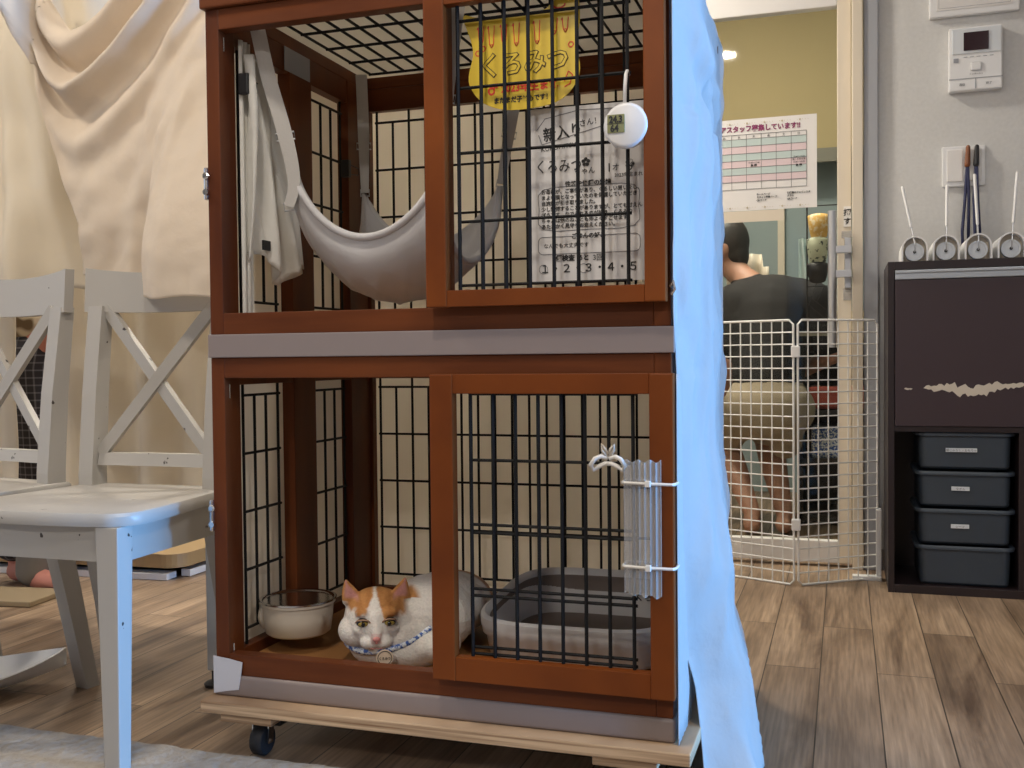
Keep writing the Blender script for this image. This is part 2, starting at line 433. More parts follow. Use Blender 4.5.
# ------------------------------------------------------------------ the room
XW0, XW1, YW0, YWB, ZC = -3.4, 2.2, -2.2, 3.2, 2.3
def S(name, bm, m): return obj(name, bm, m, kind='structure', base=(0, 0, 0))
S('floor', box(NB(), XW0 - .1, XW1 + .1, YW0 - .1, 5.1, -.06, 0), 'floor')
S('ceiling', box(NB(), XW0 - .1, XW1 + .1, YW0 - .1, 5.1, ZC, ZC + .06), 'ceiling')
S('wall_left', box(NB(), XW0 - .1, XW0, YW0 - .1, 5.1, 0, ZC), 'wall')
S('wall_front', box(NB(), XW0, XW1, YW0 - .1, YW0, 0, ZC), 'skirt')
bm = NB()
box(bm, XW1, XW1 + .1, YW0 - .1, .55, 0, ZC); box(bm, XW1, XW1 + .1, 1.66, 5.1, 0, ZC)
box(bm, XW1, XW1 + .1, .55, 1.66, 0, .12); box(bm, XW1, XW1 + .1, .55, 1.66, 1.5, ZC)
S('wall_right', bm, 'wall')
bm = NB()
for a in ((.55, .59, .12, 1.5), (1.64, 1.66, .12, 1.5), (.59, 1.64, .12, .16), (.59, 1.64, 1.46, 1.5)):
    box(bm, XW1 + .02, XW1 + .06, a[0], a[1], a[2], a[3])
S('window_1', bm, 'alu')
DX0, DX1 = -.95, .085          # door opening with its frame
bm = NB(); box(bm, XW0, DX0, YWB, YWB + .12, 0, ZC); box(bm, DX1, XW1, YWB, YWB + .12, 0, ZC); box(bm, DX0, DX1, YWB, YWB + .12, 2.02, ZC)
S('wall_back', bm, 'wall')
S('baseboard_back', box(box(NB(), DX1 + .002, XW1, YWB - .012, YWB, 0, .06), XW0, DX0 - .002, YWB - .012, YWB, 0, .06), 'skirt')
# door frame: cream jamb next to a grey aluminium trim
bm = NB(); box(bm, .022, .052, YWB - .03, YWB + .10, 0, 2.02, .003); box(bm, DX0, DX0 + .03, YWB - .03, YWB + .1, 0, 2.02, .003); box(bm, DX0 + .03, .022, YWB - .03, YWB + .1, 1.98, 2.02, .003)
S('trim_1', bm, 'doorpaint')
bm = NB(); box(bm, .054, .095, YWB - .022, YWB + .02, 0, 2.06, .004)
S('trim_2', bm, 'greytrim')
# the glazed door
door = bpy.data.objects.new('door_1', None); C.objects.link(door); door.location = (-.45, YWB, 0); door['kind'] = 'structure'
YD = YWB + .0
bm = NB(); box(bm, -.02, .020, YD, YD + .035, .012, 1.975, .003); box(bm, -.918, -.86, YD, YD + .035, .012, 1.975, .003)
obj('door_stile', bm, 'doorpaint', door)
obj('bottom_rail', box(NB(), -.86, -.02, YD, YD + .035, .012, .078, .003), 'doorwhite', door)
obj('top_rail', box(NB(), -.86, -.02, YD, YD + .035, 1.672, 1.975, .003), 'doorwhite', door)
obj('glass_pane', box(NB(), -.86, -.02, YD + .014, YD + .019, .078, 1.672), 'glass', door)
hd = obj('door_handle', tube(NB(), [(-.034, YD - .055, 1.06), (-.034, YD - .055, .66)], .0125, 20), 'metal', door, smooth=True, angle=50)
bm = NB(); box(bm, -.034, .020, YD - .063, YD - .053, .935, .957, .002); box(bm, .012, .020, YD - .058, YD - .012, .935, .957)
box(bm, -.034, .020, YD - .063, YD - .053, .864, .886, .002); box(bm, .012, .020, YD - .058, YD - .012, .864, .886)
obj('handle_bracket', bm, 'metal', hd)
obj('back_plate', box(NB(), .000, .019, YD - .014, YD, .835, .985, .002), 'metal', hd)
obj('clear_cover', box(box(NB(), -.008, .021, YD - .006, YD - .001, .985, 1.005), -.004, .021, YD - .004, YD - .001, .80, .834), 'clearplastic', hd)
# paper label beside the handle
t = thing('push_label', 'small white paper sign with two black Japanese characters on the door stile', 'sign', (.014, YD - .003, 1.03))
obj('paper', box(NB(), -.002, .0185, YD - .004, YD - .001, 1.018, 1.078), 'paper', t)
text('lettering', [('押', .0083, YD - .0045, 1.052, .022, 'CENTER', 0, 1, .0006), ('す', .0083, YD - .0045, 1.026, .022, 'CENTER', 0, 1, .0006)], 'ink', t)

# ------------------------------------------------------------------ room behind the glass
bm = NB(); box(bm, XW0, XW1, 4.9, 5.0, 0, ZC); S('wall_far', bm, 'teal')
bm = NB(); box(bm, -1.6, .9, 4.72, 4.9, 1.538, ZC); S('wall_soffit', bm, 'ochre')
S('trim_3', box(NB(), -1.6, .9, 4.70, 4.718, 1.485, 1.545), 'beam')
S('trim_4', box(NB(), -.292, -.262, 4.86, 4.9, 0, 1.40), 'doorpaint')
S('wall_side', box(NB(), .42, .5, YWB + .12, 4.7, 0, ZC), 'teal')
bm = NB(); lathe(bm, [(.07, 0), (.07, -.012), (.055, -.016)], (-.42, 4.0, 2.298), 24)
tag(obj('downlight', bm, 'white_plastic', smooth=False), 'round white ceiling downlight in the room behind the glass door', 'light')
# schedule poster on the glass
YP = YD + .010
t = thing('schedule_poster', 'printed weekly schedule poster with pink and blue table taped inside the glass door', 'poster', (-.25, YP, 1.07))
obj('sheet', box(NB(), -.50, -.078, YP, YP + .0015, 1.083, 1.362), 'paper', t)
gx0, gx1, gz0, gz1 = -.462, -.108, 1.148, 1.315
rows = [1.315, 1.301, 1.279, 1.257, 1.235, 1.214, 1.192, 1.171, 1.148]
cols = [gx0 + (gx1 - gx0) * i / 8 for i in range(9)]
bm = NB(); bm2 = NB()
for i in range(1, 7):
    box(bm if i % 2 == 0 else bm2, gx0, gx1, YP - .0006, YP, rows[i + 1], rows[i])
obj('pink_rows', bm, 'pinkcell', t); obj('blue_rows', bm2, 'bluecell', t)
bm = NB()
for z in rows: box(bm, gx0, gx1, YP - .0012, YP - .0007, z - .0006, z + .0006)
for x in cols: box(bm, x - .0006, x + .0006, YP - .0012, YP - .0007, gz0, gz1)
obj('grid_lines', bm, 'greyink', t)
text('title', [('ボランティアスタッフ募集しています!!', -.125, YP - .001, 1.325, .0205, 'RIGHT', 0, .93, .0007)], 'purple_ink', t)
items = [(c, (cols[i] + cols[i + 1]) / 2, YP - .0015, 1.304, .009, 'CENTER') for i, c in enumerate('時月火水木金土日')]
items += [('10:00〜17:00', (cols[4] + cols[5]) / 2, YP - .0015, 1.226, .0062, 'CENTER'), ('急 募', (cols[4] + cols[5]) / 2, YP - .0015, 1.2165, .008, 'CENTER', 0, 1, .0003),
          ('10:00〜13:00', (cols[7] + cols[8]) / 2, YP - .0015, 1.236, .0062, 'CENTER'), ('昼・夕方以降', (cols[7] + cols[8]) / 2, YP - .0015, 1.228, .0062, 'CENTER'), ('15:00〜20:00', (cols[7] + cols[8]) / 2, YP - .0015, 1.220, .0062, 'CENTER'), ('急 募', (cols[7] + cols[8]) / 2, YP - .0015, 1.209, .008, 'CENTER', 0, 1, .0003)]
for x, ls in ((-.255, ('ホームページ', 'スタッフ募集ページ', 'QRコード')), (-.165, ('保護猫カフェインスタ', 'グラム', 'QRコード'))):
    for k, s in enumerate(ls): items.append((s, x, YP - .0015, 1.128 - k * .009, .0068, 'LEFT', 0, 1, .0002))
text('small_print', items, 'ink', t)
items = [('・✿・・・', -.45 + k * .052, YP - .0015, z, .008, 'LEFT') for k in range(7) for z in (1.346, 1.089)]
text('border_dots', items, 'ochre', t)
tag(obj('blank_paper', box(NB(), -.42, -.175, YP, YP + .0015, 1.048, 1.082), 'doorpaint'), 'blank cream strip of paper just below the schedule poster', 'paper')
# shelves and cage clutter in the far room at right
t = thing('storage_shelf', 'dark shelving unit seen low behind the glass door at right', 'shelf', (.09, 4.1, 0))
bm = NB()
for z in (.03, .24, .42, .66): box(bm, -.17, .36, 3.95, 4.28, z - .012, z + .012)
for x in (-.17, .34): box(bm, x, x + .02, 3.95, 4.28, 0, .68)
obj('frame', bm, 'dark_shelf', t); obj('back_panel', box(NB(), -.15, .34, 4.26, 4.28, 0, .66), 'dark_shelf', t)
tag(obj('storage_box', box(NB(), -.13, .12, 3.97, 4.2, .435, .52, .012), 'red_box'), 'reddish plastic box on the dark shelf behind the glass door', 'box', group='boxes on the dark shelf behind the glass door')
tag(obj('storage_box', box(NB(), -.12, .0, 3.97, 4.2, .253, .37, .012), 'blue_collar'), 'blue and white box on the lower shelf behind the glass door', 'box', group='boxes on the dark shelf behind the glass door')
tag(obj('storage_box', box(NB(), .02, .14, 3.97, 4.2, .253, .36, .012), 'khaki'), 'tan box on the lower shelf behind the glass door', 'box', group='boxes on the dark shelf behind the glass door')
tag(obj('cloth_bundle', box(NB(), -.13, .2, 3.97, 4.24, .673, .80, .03), 'ochre', smooth=True), 'folded yellow patterned cloth on top of the dark shelf', 'cloth')
# wire rack with three hanging masks
t = thing('mask_rack', 'thin black wire hanging rack in the room behind the glass', 'rack', (-.08, 3.45, .70))
bm = NB(); rod(bm, (-.115, 3.45, 0), (-.115, 3.45, 1.15), .003); rod(bm, (.04, 3.45, 0), (.04, 3.45, 1.15), .003)
for z in (1.12, .96, .86): rod(bm, (-.115, 3.45, z), (.04, 3.45, z), .002)
tube(bm, [(-.06, 3.44, .86), (-.085, 3.44, .81), (-.04, 3.44, .77), (-.11, 3.44, .83)], .0015, 6)
tube(bm, [(-.085, 3.44, .87), (-.11, 3.44, .80), (-.065, 3.44, .76), (-.02, 3.44, .75)], .0015, 6)
obj('wire_frame', bm, 'black', t)
obj('cross_rail', box(NB(), -.15, .30, 3.44, 3.46, .70, .712), 'beam', t)
def mask(cx, zt, zb, m, lab):
    def f(u, v):
        x = (u - .5) * 2; return Vector((cx + x * .033 * (1 - .25 * v * abs(x)), 3.43 - .02 * (1 - x * x) * math.sin(PI * min(1, v + .15)), zt + (zb - zt) * v + .006 * x * x * (v - .4) * 2))
    tag(obj('face_mask', grid(NB(), 12, 8, f, .003), m, smooth=True), lab, 'mask', 'cloth masks on the wire rack')
mask(-.082, .935, .868, 'black', 'black cloth face mask hanging lowest of the three on the wire rack')
mask(-.082, 1.015, .925, 'sage', 'pale green face mask with dark leaf print hanging between the other two')
mask(-.078, 1.09, 1.01, 'orange', 'orange flower print face mask hanging topmost on the wire rack')
# yellow hanging cloth behind the person, pale blue shape for the reflected sheet
def f(u, v): return Vector((-.42 + .16 * u + .01 * math.sin(v * 5), 3.95 + .02 * math.sin(u * 18), .55 + (.47 if u < .85 else .42) * v))
tag(obj('hanging_towel', grid(NB(), 24, 10, f, .003), 'doorpaint', smooth=True), 'pale yellow towel hanging beyond the crouching person in black', 'towel')
def f(u, v): return Vector((-.20 + .12 * u * (1.2 - v * .8), 4.87 + .02 * math.sin(u * 14), .75 + .42 * v))  # reflection of the sheet in the door glass, modelled as a pale blue surface
tag(obj('sheet_reflection', grid(NB(), 20, 10, f, .003), 'bluecell', smooth=True), 'pale blue shape standing for the sheet reflected in the glass, left of the mask rack', 'cloth')

# ------------------------------------------------------------------ crouching person behind the glass
pr = thing('person', 'person in black t-shirt and khaki shorts crouching with back turned behind the glass door', 'person', (-.26, 3.68, 0))
def person_body(pr):
    b = NB()
    hip = Vector((-.255, 3.64, .47)); ch = Vector((-.245, 3.74, .78)); nk = Vector((-.355, 3.79, .925)); hd = Vector((-.425, 3.82, .995))
    ell(b, hip, (.135, .10, .10)); cap(b, hip, .115, ch, .125)
    ell(b, ch + Vector((0, 0, .02)), (.16, .10, .12)); cap(b, ch + Vector((-.03, 0, .06)), .07, nk, .045); cap(b, nk, .045, hd, .045)
    # head turned to the left
    ell(b, hd + Vector((0, 0, .045)), (.082, .072, .10)); ell(b, hd + Vector((-.045, .0, -.005)), (.045, .05, .055))
    cap(b, hd + Vector((-.085, 0, .03)), .010, hd + Vector((-.103, 0, .008)), .013)          # nose
    ell(b, hd + Vector((-.083, 0, -.028)), (.016, .022, .008)); ell(b, hd + Vector((-.075, 0, -.052)), (.02, .022, .016))
    ell(b, hd + Vector((.012, -.072, .03)), (.018, .010, .028)); ell(b, hd + Vector((.012, .072, .03)), (.018, .010, .028))
    # arms
    sl = Vector((-.375, 3.72, .83)); el = Vector((-.395, 3.70, .62)); hl = Vector((-.44, 3.80, .43))
    cap(b, ch + Vector((-.08, 0, .06)), .065, sl, .055); cap(b, sl, .052, el, .038); cap(b, el, .037, hl, .024)
    sr = Vector((-.105, 3.72, .83)); er = Vector((-.045, 3.74, .64)); hr = Vector((-.14, 3.86, .58))
    cap(b, ch + Vector((.08, 0, .06)), .065, sr, .055); cap(b, sr, .052, er, .038); cap(b, er, .037, hr, .024)
    for h, d in ((hl, Vector((-.05, .3, -1)).normalized()), (hr, Vector((-.8, .4, -.1)).normalized())):
        s = d.cross(Vector((0, 1, .2))).normalized()
        cap(b, h, .024, h + d * .05, .028)
        for k in range(4):
            q = h + d * .06 + s * (k - 1.5) * .0155; cap(b, q, .0085, q + d * (.034 + .006 * (1.5 - abs(k - 1.7))) + Vector((0, 0, -.008)), .007)
            q2 = q + d * .036 + Vector((0, 0, -.008)); cap(b, q2, .0075, q2 + d * .02 + Vector((0, 0, -.016)), .006)
        q = h + d * .015 + s * -.025; cap(b, q, .010, q + d * .03 - s * .02, .008)
    # legs
    for hx, kn, an, to in (((-.31, 3.66, .45), (-.455, 3.92, .36), (-.315, 3.72, .075), (-.335, 3.90, .03)),
                           ((-.19, 3.66, .45), (-.285, 3.96, .36), (-.205, 3.74, .075), (-.195, 3.92, .03))):
        cap(b, hx, .085, kn, .055); cap(b, kn, .052, (Vector(kn).lerp(Vector(an), .4)), .05); cap(b, Vector(kn).lerp(Vector(an), .4), .05, an, .03)
        cap(b, Vector(an) + Vector((0, -.03, -.035)), .032, Vector(to), .03)
        for k in range(5):
            q = Vector(to) + Vector(((k - 2) * .014, .02, -.008)); cap(b, q, .009, q + Vector((0, .025, 0)), .008)
    skin('body', b, 'skin', pr, .008, 3)
    # t-shirt
    b = NB(); cap(b, hip + Vector((0, .02, .085)), .125, ch, .139); ell(b, ch + Vector((0, 0, .02)), (.172, .113, .127)); cap(b, ch + Vector((-.03, 0, .06)), .08, nk + Vector((.01, 0, -.02)), .052)
    cap(b, ch + Vector((-.08, 0, .06)), .075, sl, .068); cap(b, sl, .068, sl.lerp(el, .75), .062)
    cap(b, ch + Vector((.08, 0, .06)), .075, sr, .068); cap(b, sr, .068, sr.lerp(er, .75), .062)
    skin('t_shirt', b, 'black_shirt', pr, .009, 5)
    b = NB(); ell(b, hip + Vector((0, .0, .0)), (.150, .125, .115)); cap(b, hip, .125, hip + Vector((0, .02, .075)), .118)
    for hx, kn in (((-.31, 3.66, .45), (-.455, 3.92, .36)), ((-.19, 3.66, .45), (-.285, 3.96, .36))):
        cap(b, hx, .098, Vector(hx).lerp(Vector(kn), .85), .082)
    cap(b, (-.36, 3.70, .42), .06, (-.40, 3.82, .34), .055); cap(b, (-.2, 3.66, .40), .07, (-.2, 3.72, .33), .06)
    skin('shorts', b, 'khaki', pr, .009, 5)
    b = NB(); ell(b, hd + Vector((.012, 0, .062)), (.085, .080, .097)); ell(b, hd + Vector((.05, 0, .01)), (.045, .065, .06)); ell(b, hd + Vector((-.04, 0, .115)), (.05, .06, .035))
    skin('hair', b, 'hair', pr, .006, 4)
person_body(pr)

# ------------------------------------------------------------------ white folding wire fence by the door
t = thing('wire_fence', 'white folding wire mesh fence standing in front of the glass door', 'fence', (-.13, 2.90, 0))
def mesh_panel(a, b, z0, z1, sp=.033):
    bm = NB(); a = Vector(a); b = Vector(b); d = (b - a); L = d.length; d /= L
    rr = .012
    pts = [a + Vector((0, 0, z0)) + d * rr, b - d * rr + Vector((0, 0, z0)), b + Vector((0, 0, z0 + rr)), b + Vector((0, 0, z1 - rr)), b - d * rr + Vector((0, 0, z1)), a + d * rr + Vector((0, 0, z1)), a + Vector((0, 0, z1 - rr)), a + Vector((0, 0, z0 + rr))]
    tube(bm, pts, .0032, 8, closed=True)
    n = round(L / sp)
    for i in range(1, n): rod(bm, a + d * L * i / n + Vector((0, 0, z0)), a + d * L * i / n + Vector((0, 0, z1)), .0021, 6)
    k = round((z1 - z0) / sp)
    for i in range(1, k):
        z = z0 + (z1 - z0) * i / k; rod(bm, a + Vector((0, 0, z)), b + Vector((0, 0, z)), .0021, 6)
    return bm
obj('mesh_panel', mesh_panel((-.46, 3.045, 0), (-.134, 2.905, 0), .004, .735), 'white_wire', t)
obj('mesh_panel', mesh_panel((-.122, 2.905, 0), (.088, 3.06, 0), .004, .735), 'white_wire', t)
obj('hinge_clip', box(NB(), -.140, -.116, 2.895, 2.912, .632, .664, .003), 'white_plastic', t)
obj('hinge_clip', box(NB(), -.140, -.116, 2.895, 2.912, .155, .187, .003), 'white_plastic', t)
obj('end_bracket', box(box(NB(), .084, .098, 3.04, 3.075, .0, .20, .002), .02, .098, 3.03, 3.06, 0, .012, .002), 'white_plastic', t)

# ------------------------------------------------------------------ things on the right wall
t = thing('intercom', 'white wall intercom panel with a small dark screen above the switch plate', 'intercom', (.353, YWB, 1.38))
obj('case', box(NB(), .284, .423, YWB - .028, YWB, 1.384, 1.563, .004), 'white_plastic', t)
obj('bezel', box(NB(), .292, .420, YWB - .031, YWB - .027, 1.487, 1.558, .002), 'label', t)
obj('screen', box(NB(), .322, .387, YWB - .034, YWB - .030, 1.495, 1.546, .001), 'screen', t)
obj('talk_button', box(NB(), .340, .369, YWB - .033, YWB - .027, 1.438, 1.462, .004), 'white_plastic', t)
bm = NB(); box(bm, .284, .423, YWB - .0292, YWB - .0275, 1.4165, 1.4185); box(bm, .3525, .3545, YWB - .0292, YWB - .0275, 1.388, 1.417)
for k in range(5): box(bm, .322 + k * .017, .332 + k * .017, YWB - .0292, YWB - .0275, 1.477, 1.4785)
obj('seam_lines', bm, 'greytrim', t)
obj('speaker_grille', box(NB(), .296, .309, YWB - .0295, YWB - .0275, 1.464, 1.476), 'greytrim', t)
text('button_lettering', [('通話', .318, YWB - .0295, 1.398, .008, 'CENTER'), ('終了', .388, YWB - .0295, 1.398, .008, 'CENTER'), ('インターホン', .355, YWB - .0295, 1.427, .006, 'CENTER')], 'greyink', t)
t = thing('framed_document', 'white framed document cut off by the top edge, above the intercom', 'picture frame', (.35, YWB, 1.6))
obj('frame', box(NB(), .233, .468, YWB - .018, YWB, 1.60, 1.93, .004), 'white_plastic', t)
obj('document', box(NB(), .252, .450, YWB - .0195, YWB - .0175, 1.618, 1.912), 'paper', t)
bm = NB(); polyline(bm, [(.258, 1.624), (.444, 1.624), (.444, 1.906), (.258, 1.906)], .001, YWB - .0198, True); obj('border_line', bm, 'greytrim', t)
t = thing('switch_plate', 'white light switch plate on the wall behind the lint rollers', 'switch', (.325, YWB, 1.117))
obj('plate', box(NB(), .268, .382, YWB - .009, YWB, 1.117, 1.232, .003), 'white_plastic', t)
obj('rocker', box(NB(), .281, .322, YWB - .013, YWB - .008, 1.131, 1.222, .002), 'paper', t)
obj('rocker', box(NB(), .330, .372, YWB - .013, YWB - .008, 1.131, 1.222, .002), 'paper', t)
for k, (x, m_, lab) in enumerate(((.333, 'brownplastic', 'navy hanging strap with amber brown toggle, left one on the switch plate'), (.356, 'black', 'navy hanging strap with black toggle, right one on the switch plate'))):
    t = thing('hanging_strap', lab, 'strap', (x, YWB - .02, .93), 'navy straps hanging at the switch plate')
    bm = NB(); cap(bm, (x, YWB - .022, 1.175), .008, (x + .002, YWB - .022, 1.225), .006); obj('toggle', bm, m_, t, smooth=True)
    bm = NB(); tube(bm, [(x, YWB - .022, 1.18), (x - .006, YWB - .024, 1.08), (x - .014 + .01 * k, YWB - .03, .985), (x - .012 + .01 * k, YWB - .03, .93), (x + .002 + .01 * k, YWB - .03, .93), (x + .004, YWB - .024, 1.08), (x + .001, YWB - .022, 1.18)], .0042, 8)
    obj('strap_loop', bm, 'navy', t, smooth=True)

# ------------------------------------------------------------------ dark cabinet with trays and lint rollers
t = thing('storage_cabinet', 'dark brown low cabinet against the right wall with a scuffed door', 'cabinet', (.35, 3.05, 0))
CX0, CX1, CY, CYB, CZ = .110, .72, 2.90, 3.185, .884
bm = NB(); box(bm, CX0, CX0 + .016, CY, CYB, .0, CZ, .001); box(bm, CX1 - .016, CX1, CY, CYB, 0, CZ, .001)
box(bm, CX0 + .016, CX1 - .016, CY, CYB, CZ - .022, CZ, .001); box(bm, CX0 + .016, CX1 - .016, CY, CYB, .0, .022, .001)
box(bm, CX0 + .016, CX1 - .016, CY + .003, CYB, .432, .446); box(bm, .428, .440, CY + .004, CYB, .022, .432)
obj('carcass', bm, 'cabinet', t); obj('back_panel', box(NB(), CX0 + .016, CX1 - .016, CYB - .006, CYB, .022, CZ - .022), 'cabinet', t)
dr = obj('flap_door', box(NB(), CX0 + .018, CX1 - .018, CY - .002, CY + .014, .447, .834, .001), 'cabinet_door', t)
bm = NB(); box(bm, CX0 + .018, CX1 - .018, CY - .004, CY + .012, .836, .860, .002); box(bm, CX0 + .018, CX1 - .018, CY - .010, CY - .003, .853, .860, .001)
obj('pull_strip', bm, 'alu', dr)
# bare patch where the laminate has peeled
def scuff(xa, xb, zc, h, n):
    top, bot = [], []; bm = NB()
    for i in range(n + 1):
        u = i / n; x = xa + (xb - xa) * u; e = math.sin(PI * min(1, max(0, u)) ** .8) ** .6 if 0 < u < 1 else 0
        top.append((x, zc(u) + h * e * (.35 + .8 * random.random()))); bot.append((x, zc(u) - h * e * (.25 + .8 * random.random())))
    for i in range(n):
        q = [top[i], top[i + 1], bot[i + 1], bot[i]]
        vs = [bm.verts.new((a, CY - .0028, b)) for a, b in q]; bm.faces.new(vs)
    bmesh.ops.remove_doubles(bm, verts=bm.verts[:], dist=1e-6)
    obj('peeled_patch', bm, 'cream_plastic', dr)
scuff(.150, .172, lambda u: .546, .0045, 8)
scuff(.198, .452, lambda u: .548 + .010 * max(0, u - .5) * 2 - .008 * (.3 < u < .62), .017, 40)
lab = ['dark grey plastic tray on top of the stack in the cabinet', 'dark grey plastic tray second from the top of the cabinet stack', 'dark grey plastic tray third from the top of the cabinet stack', 'dark grey plastic tray at the bottom of the cabinet stack, without a label']
tz = [.333, .233, .133, .024]; th_ = [.098, .094, .094, .105]
def tray_mesh(x0, x1, z0, h):
    bm = NB(); cx = (x0 + x1) / 2; wt = (x1 - x0) / 2; wb = wt * .90
    d0, d1 = CY + .012, CYB - .03; cy = (d0 + d1) / 2; hd_ = (d1 - d0) / 2
    def ring(w_, d_, z, r, n=5):
        out = []
        for sx, sy, a0 in ((1, 1, 0), (-1, 1, PI / 2), (-1, -1, PI), (1, -1, 1.5 * PI)):
            for k in range(n + 1):
                a = a0 + PI / 2 * k / n; out.append(bm.verts.new((cx + sx * (w_ - r) + r * math.cos(a), cy + sy * (d_ - r) + r * math.sin(a), z)))
        return out
    rs = [ring(wb - .004, hd_ * .9 - .004, z0, .02), ring(wb, hd_ * .92, z0 + .006, .024), ring(wt - .010, hd_ - .008, z0 + h - .012, .024), ring(wt - .008, hd_ - .006, z0 + h - .011, .024), ring(wt, hd_, z0 + h - .010, .03), ring(wt + .001, hd_, z0 + h - .003, .03), ring(wt - .002, hd_ - .002, z0 + h, .028), ring(wt - .012, hd_ - .012, z0 + h - .002, .02), ring(wb - .006, hd_ * .9 - .006, z0 + .01, .02)]
    for a, b in zip(rs, rs[1:]):
        for k in range(len(a)): bm.faces.new((a[k], a[(k + 1) % len(a)], b[(k + 1) % len(b)], b[k]))
    bm.faces.new(list(reversed(rs[0]))); bm.faces.new(rs[-1])
    return bm
for k in range(4):
    x0, x1 = (.178, .424)
    tt = thing('storage_tray', lab[k], 'tray', (.30, 3.0, tz[k]), 'dark grey trays stacked in the cabinet')
    obj('tub', tray_mesh(x0, x1, tz[k], th_[k]), 'tray_grey', tt, smooth=True, angle=40)
    if k < 3:
        lw = (.038, .022, .022)[k]; cx = (.292, .290, .289)[k]
        yy = CY + .0145 if k == 0 else CY + .0145
        zz = tz[k] + th_[k] * .52
        obj('label_sticker', box(NB(), cx - lw, cx + lw, CY + .0125, CY + .0185, zz - .005, zz + .005), 'label', tt)
        text('label_lettering', [(('猫じゃらし・おもちゃ', 'タオル', 'シーツ')[k], cx, CY + .0122, zz - .003, .0075, 'CENTER')], 'greyink', tt)
def roller(x, lab, ang, hl, gr):
    t = thing('lint_roller', lab, 'lint roller', (x, 2.97, CZ), 'lint rollers in arched holders on the cabinet')
    y0, y1 = 2.915, 3.06
    out = [(x - .033, CZ)] + [(x - .033 * math.cos(PI * k / 14), CZ + .034 + .034 * math.sin(PI * k / 14)) for k in range(15)] + [(x + .033, CZ)]
    inn = [(x + .029, CZ)] + [(x + .029 * math.cos(PI * k / 14), CZ + .034 + .030 * math.sin(PI * k / 14)) for k in range(15)] + [(x - .029, CZ)]
    bm = NB(); prism(bm, out + inn, y0, y1); h_ = obj('holder', bm, 'white_plastic', t)
    obj('holder_back', prism(NB(), [(x - .0295 * math.cos(PI * k / 14), CZ + .034 + .0305 * math.sin(PI * k / 14)) for k in range(15)] + [(x + .0295, CZ + .002), (x - .0295, CZ + .002)], y0 + .030, y0 + .034), 'doorpaint', t)
    zc = CZ + .026; mt = Matrix.Rotation(PI / 2, 4, 'X')
    bm = NB(); lathe(bm, [(.024, 0), (.024, .10), (.0235, .101), (.0185, .101), (.0185, .098)], (x, y1 - .032, zc), 28, mtx=mt)
    obj('paper_roll', bm, 'label', t, smooth=True, angle=40)
    bm = NB(); lathe(bm, [(.018, 0), (.018, .099), (.006, .0995), (.006, .102), (.0, .102)], (x, y1 - .032, zc), 28, mtx=mt)
    obj('roll_core', bm, 'label', t, smooth=True, angle=30)
    bm = NB(); lathe(bm, [(.004, 0), (.004, .1035)], (x, y1 - .032, zc), 12, mtx=mt); obj('core_hole', bm, 'ink', t)
    yb = y1 - .032 - .104
    zt = CZ + .085; dx = math.sin(ang)
    bm = NB(); tube(bm, [(x, yb + .01, zc), (x, yb - .008, zc), (x, yb - .010, zc + .02), (x + dx * .02, yb - .006, zt - .02), (x + dx * .045, yb, zt + .01)], .0016, 6); obj('wire_stem', bm, 'metal', t)
    a = Vector((x + dx * .045, yb, zt + .008)); b = a + Vector((dx * hl * .95, .02, hl))
    bm = NB(); cap(bm, a, .0035, b, .0042); obj('grip', bm, 'white_plastic', t, smooth=True)
roller(.1780, 'lint roller in arched holder, leftmost on the cabinet, handle leaning left', -.20, .108, None)
roller(.2549, 'lint roller in arched holder, second from left on the cabinet', .03, .105, None)
roller(.3329, 'lint roller in arched holder directly beneath the hanging navy straps', -.04, .13, None)
roller(.4115, 'lint roller in arched holder, rightmost on the cabinet, handle leaning right', .10, .13, None)
# ------------------------------------------------------------------ plywood dolly
dol = thing('plywood_dolly', 'plywood board on black casters carrying the brown cat cage', 'dolly', (-.59, 1.68, 0))
obj('board', box(NB(), -.978, -.200, 1.377, 1.985, .080, .0985, .002), 'plywood', dol)
for x0, x1 in ((-.948, -.856), (-.340, -.248)):
    obj('cleat', box(NB(), x0, x1, 1.388, 1.975, .064, .080, .0015), 'plywood', dol)
for x, y in ((-.900, 1.432), (-.293, 1.445), (-.900, 1.92), (-.293, 1.92)):
    bm = NB(); lathe(bm, [(.008, -.011), (.022, -.011), (.0245, -.008), (.0245, .008), (.022, .011), (.008, .011)], (x, y, .0247), 28, mtx=Matrix.Rotation(PI / 2, 4, 'Y'))
    cs = obj('caster', bm, 'rubber', dol, smooth=True, angle=40)
    bm = NB()
    for s in (-1, 1): bar(bm, (x + s * .0145, y, .02), (x + s * .0145, y + .004, .058), .002, .016, up=(0, 1, 0))
    box(bm, x - .017, x + .017, y - .014, y + .020, .056, .0585); box(bm, x - .02, x + .02, y - .018, y + .026, .061, .064)
    lathe(bm, [(.012, .0585), (.012, .061)], (x, y + .006, 0), 16); rod(bm, (x - .0165, y, .0247), (x + .0165, y, .0247), .003, 8)
    obj('fork', bm, 'steel', cs)
    obj('brake_arm', box(NB(), x + .006, x + .022, y + .02, y + .045, .040, .058, .003), 'black', cs)

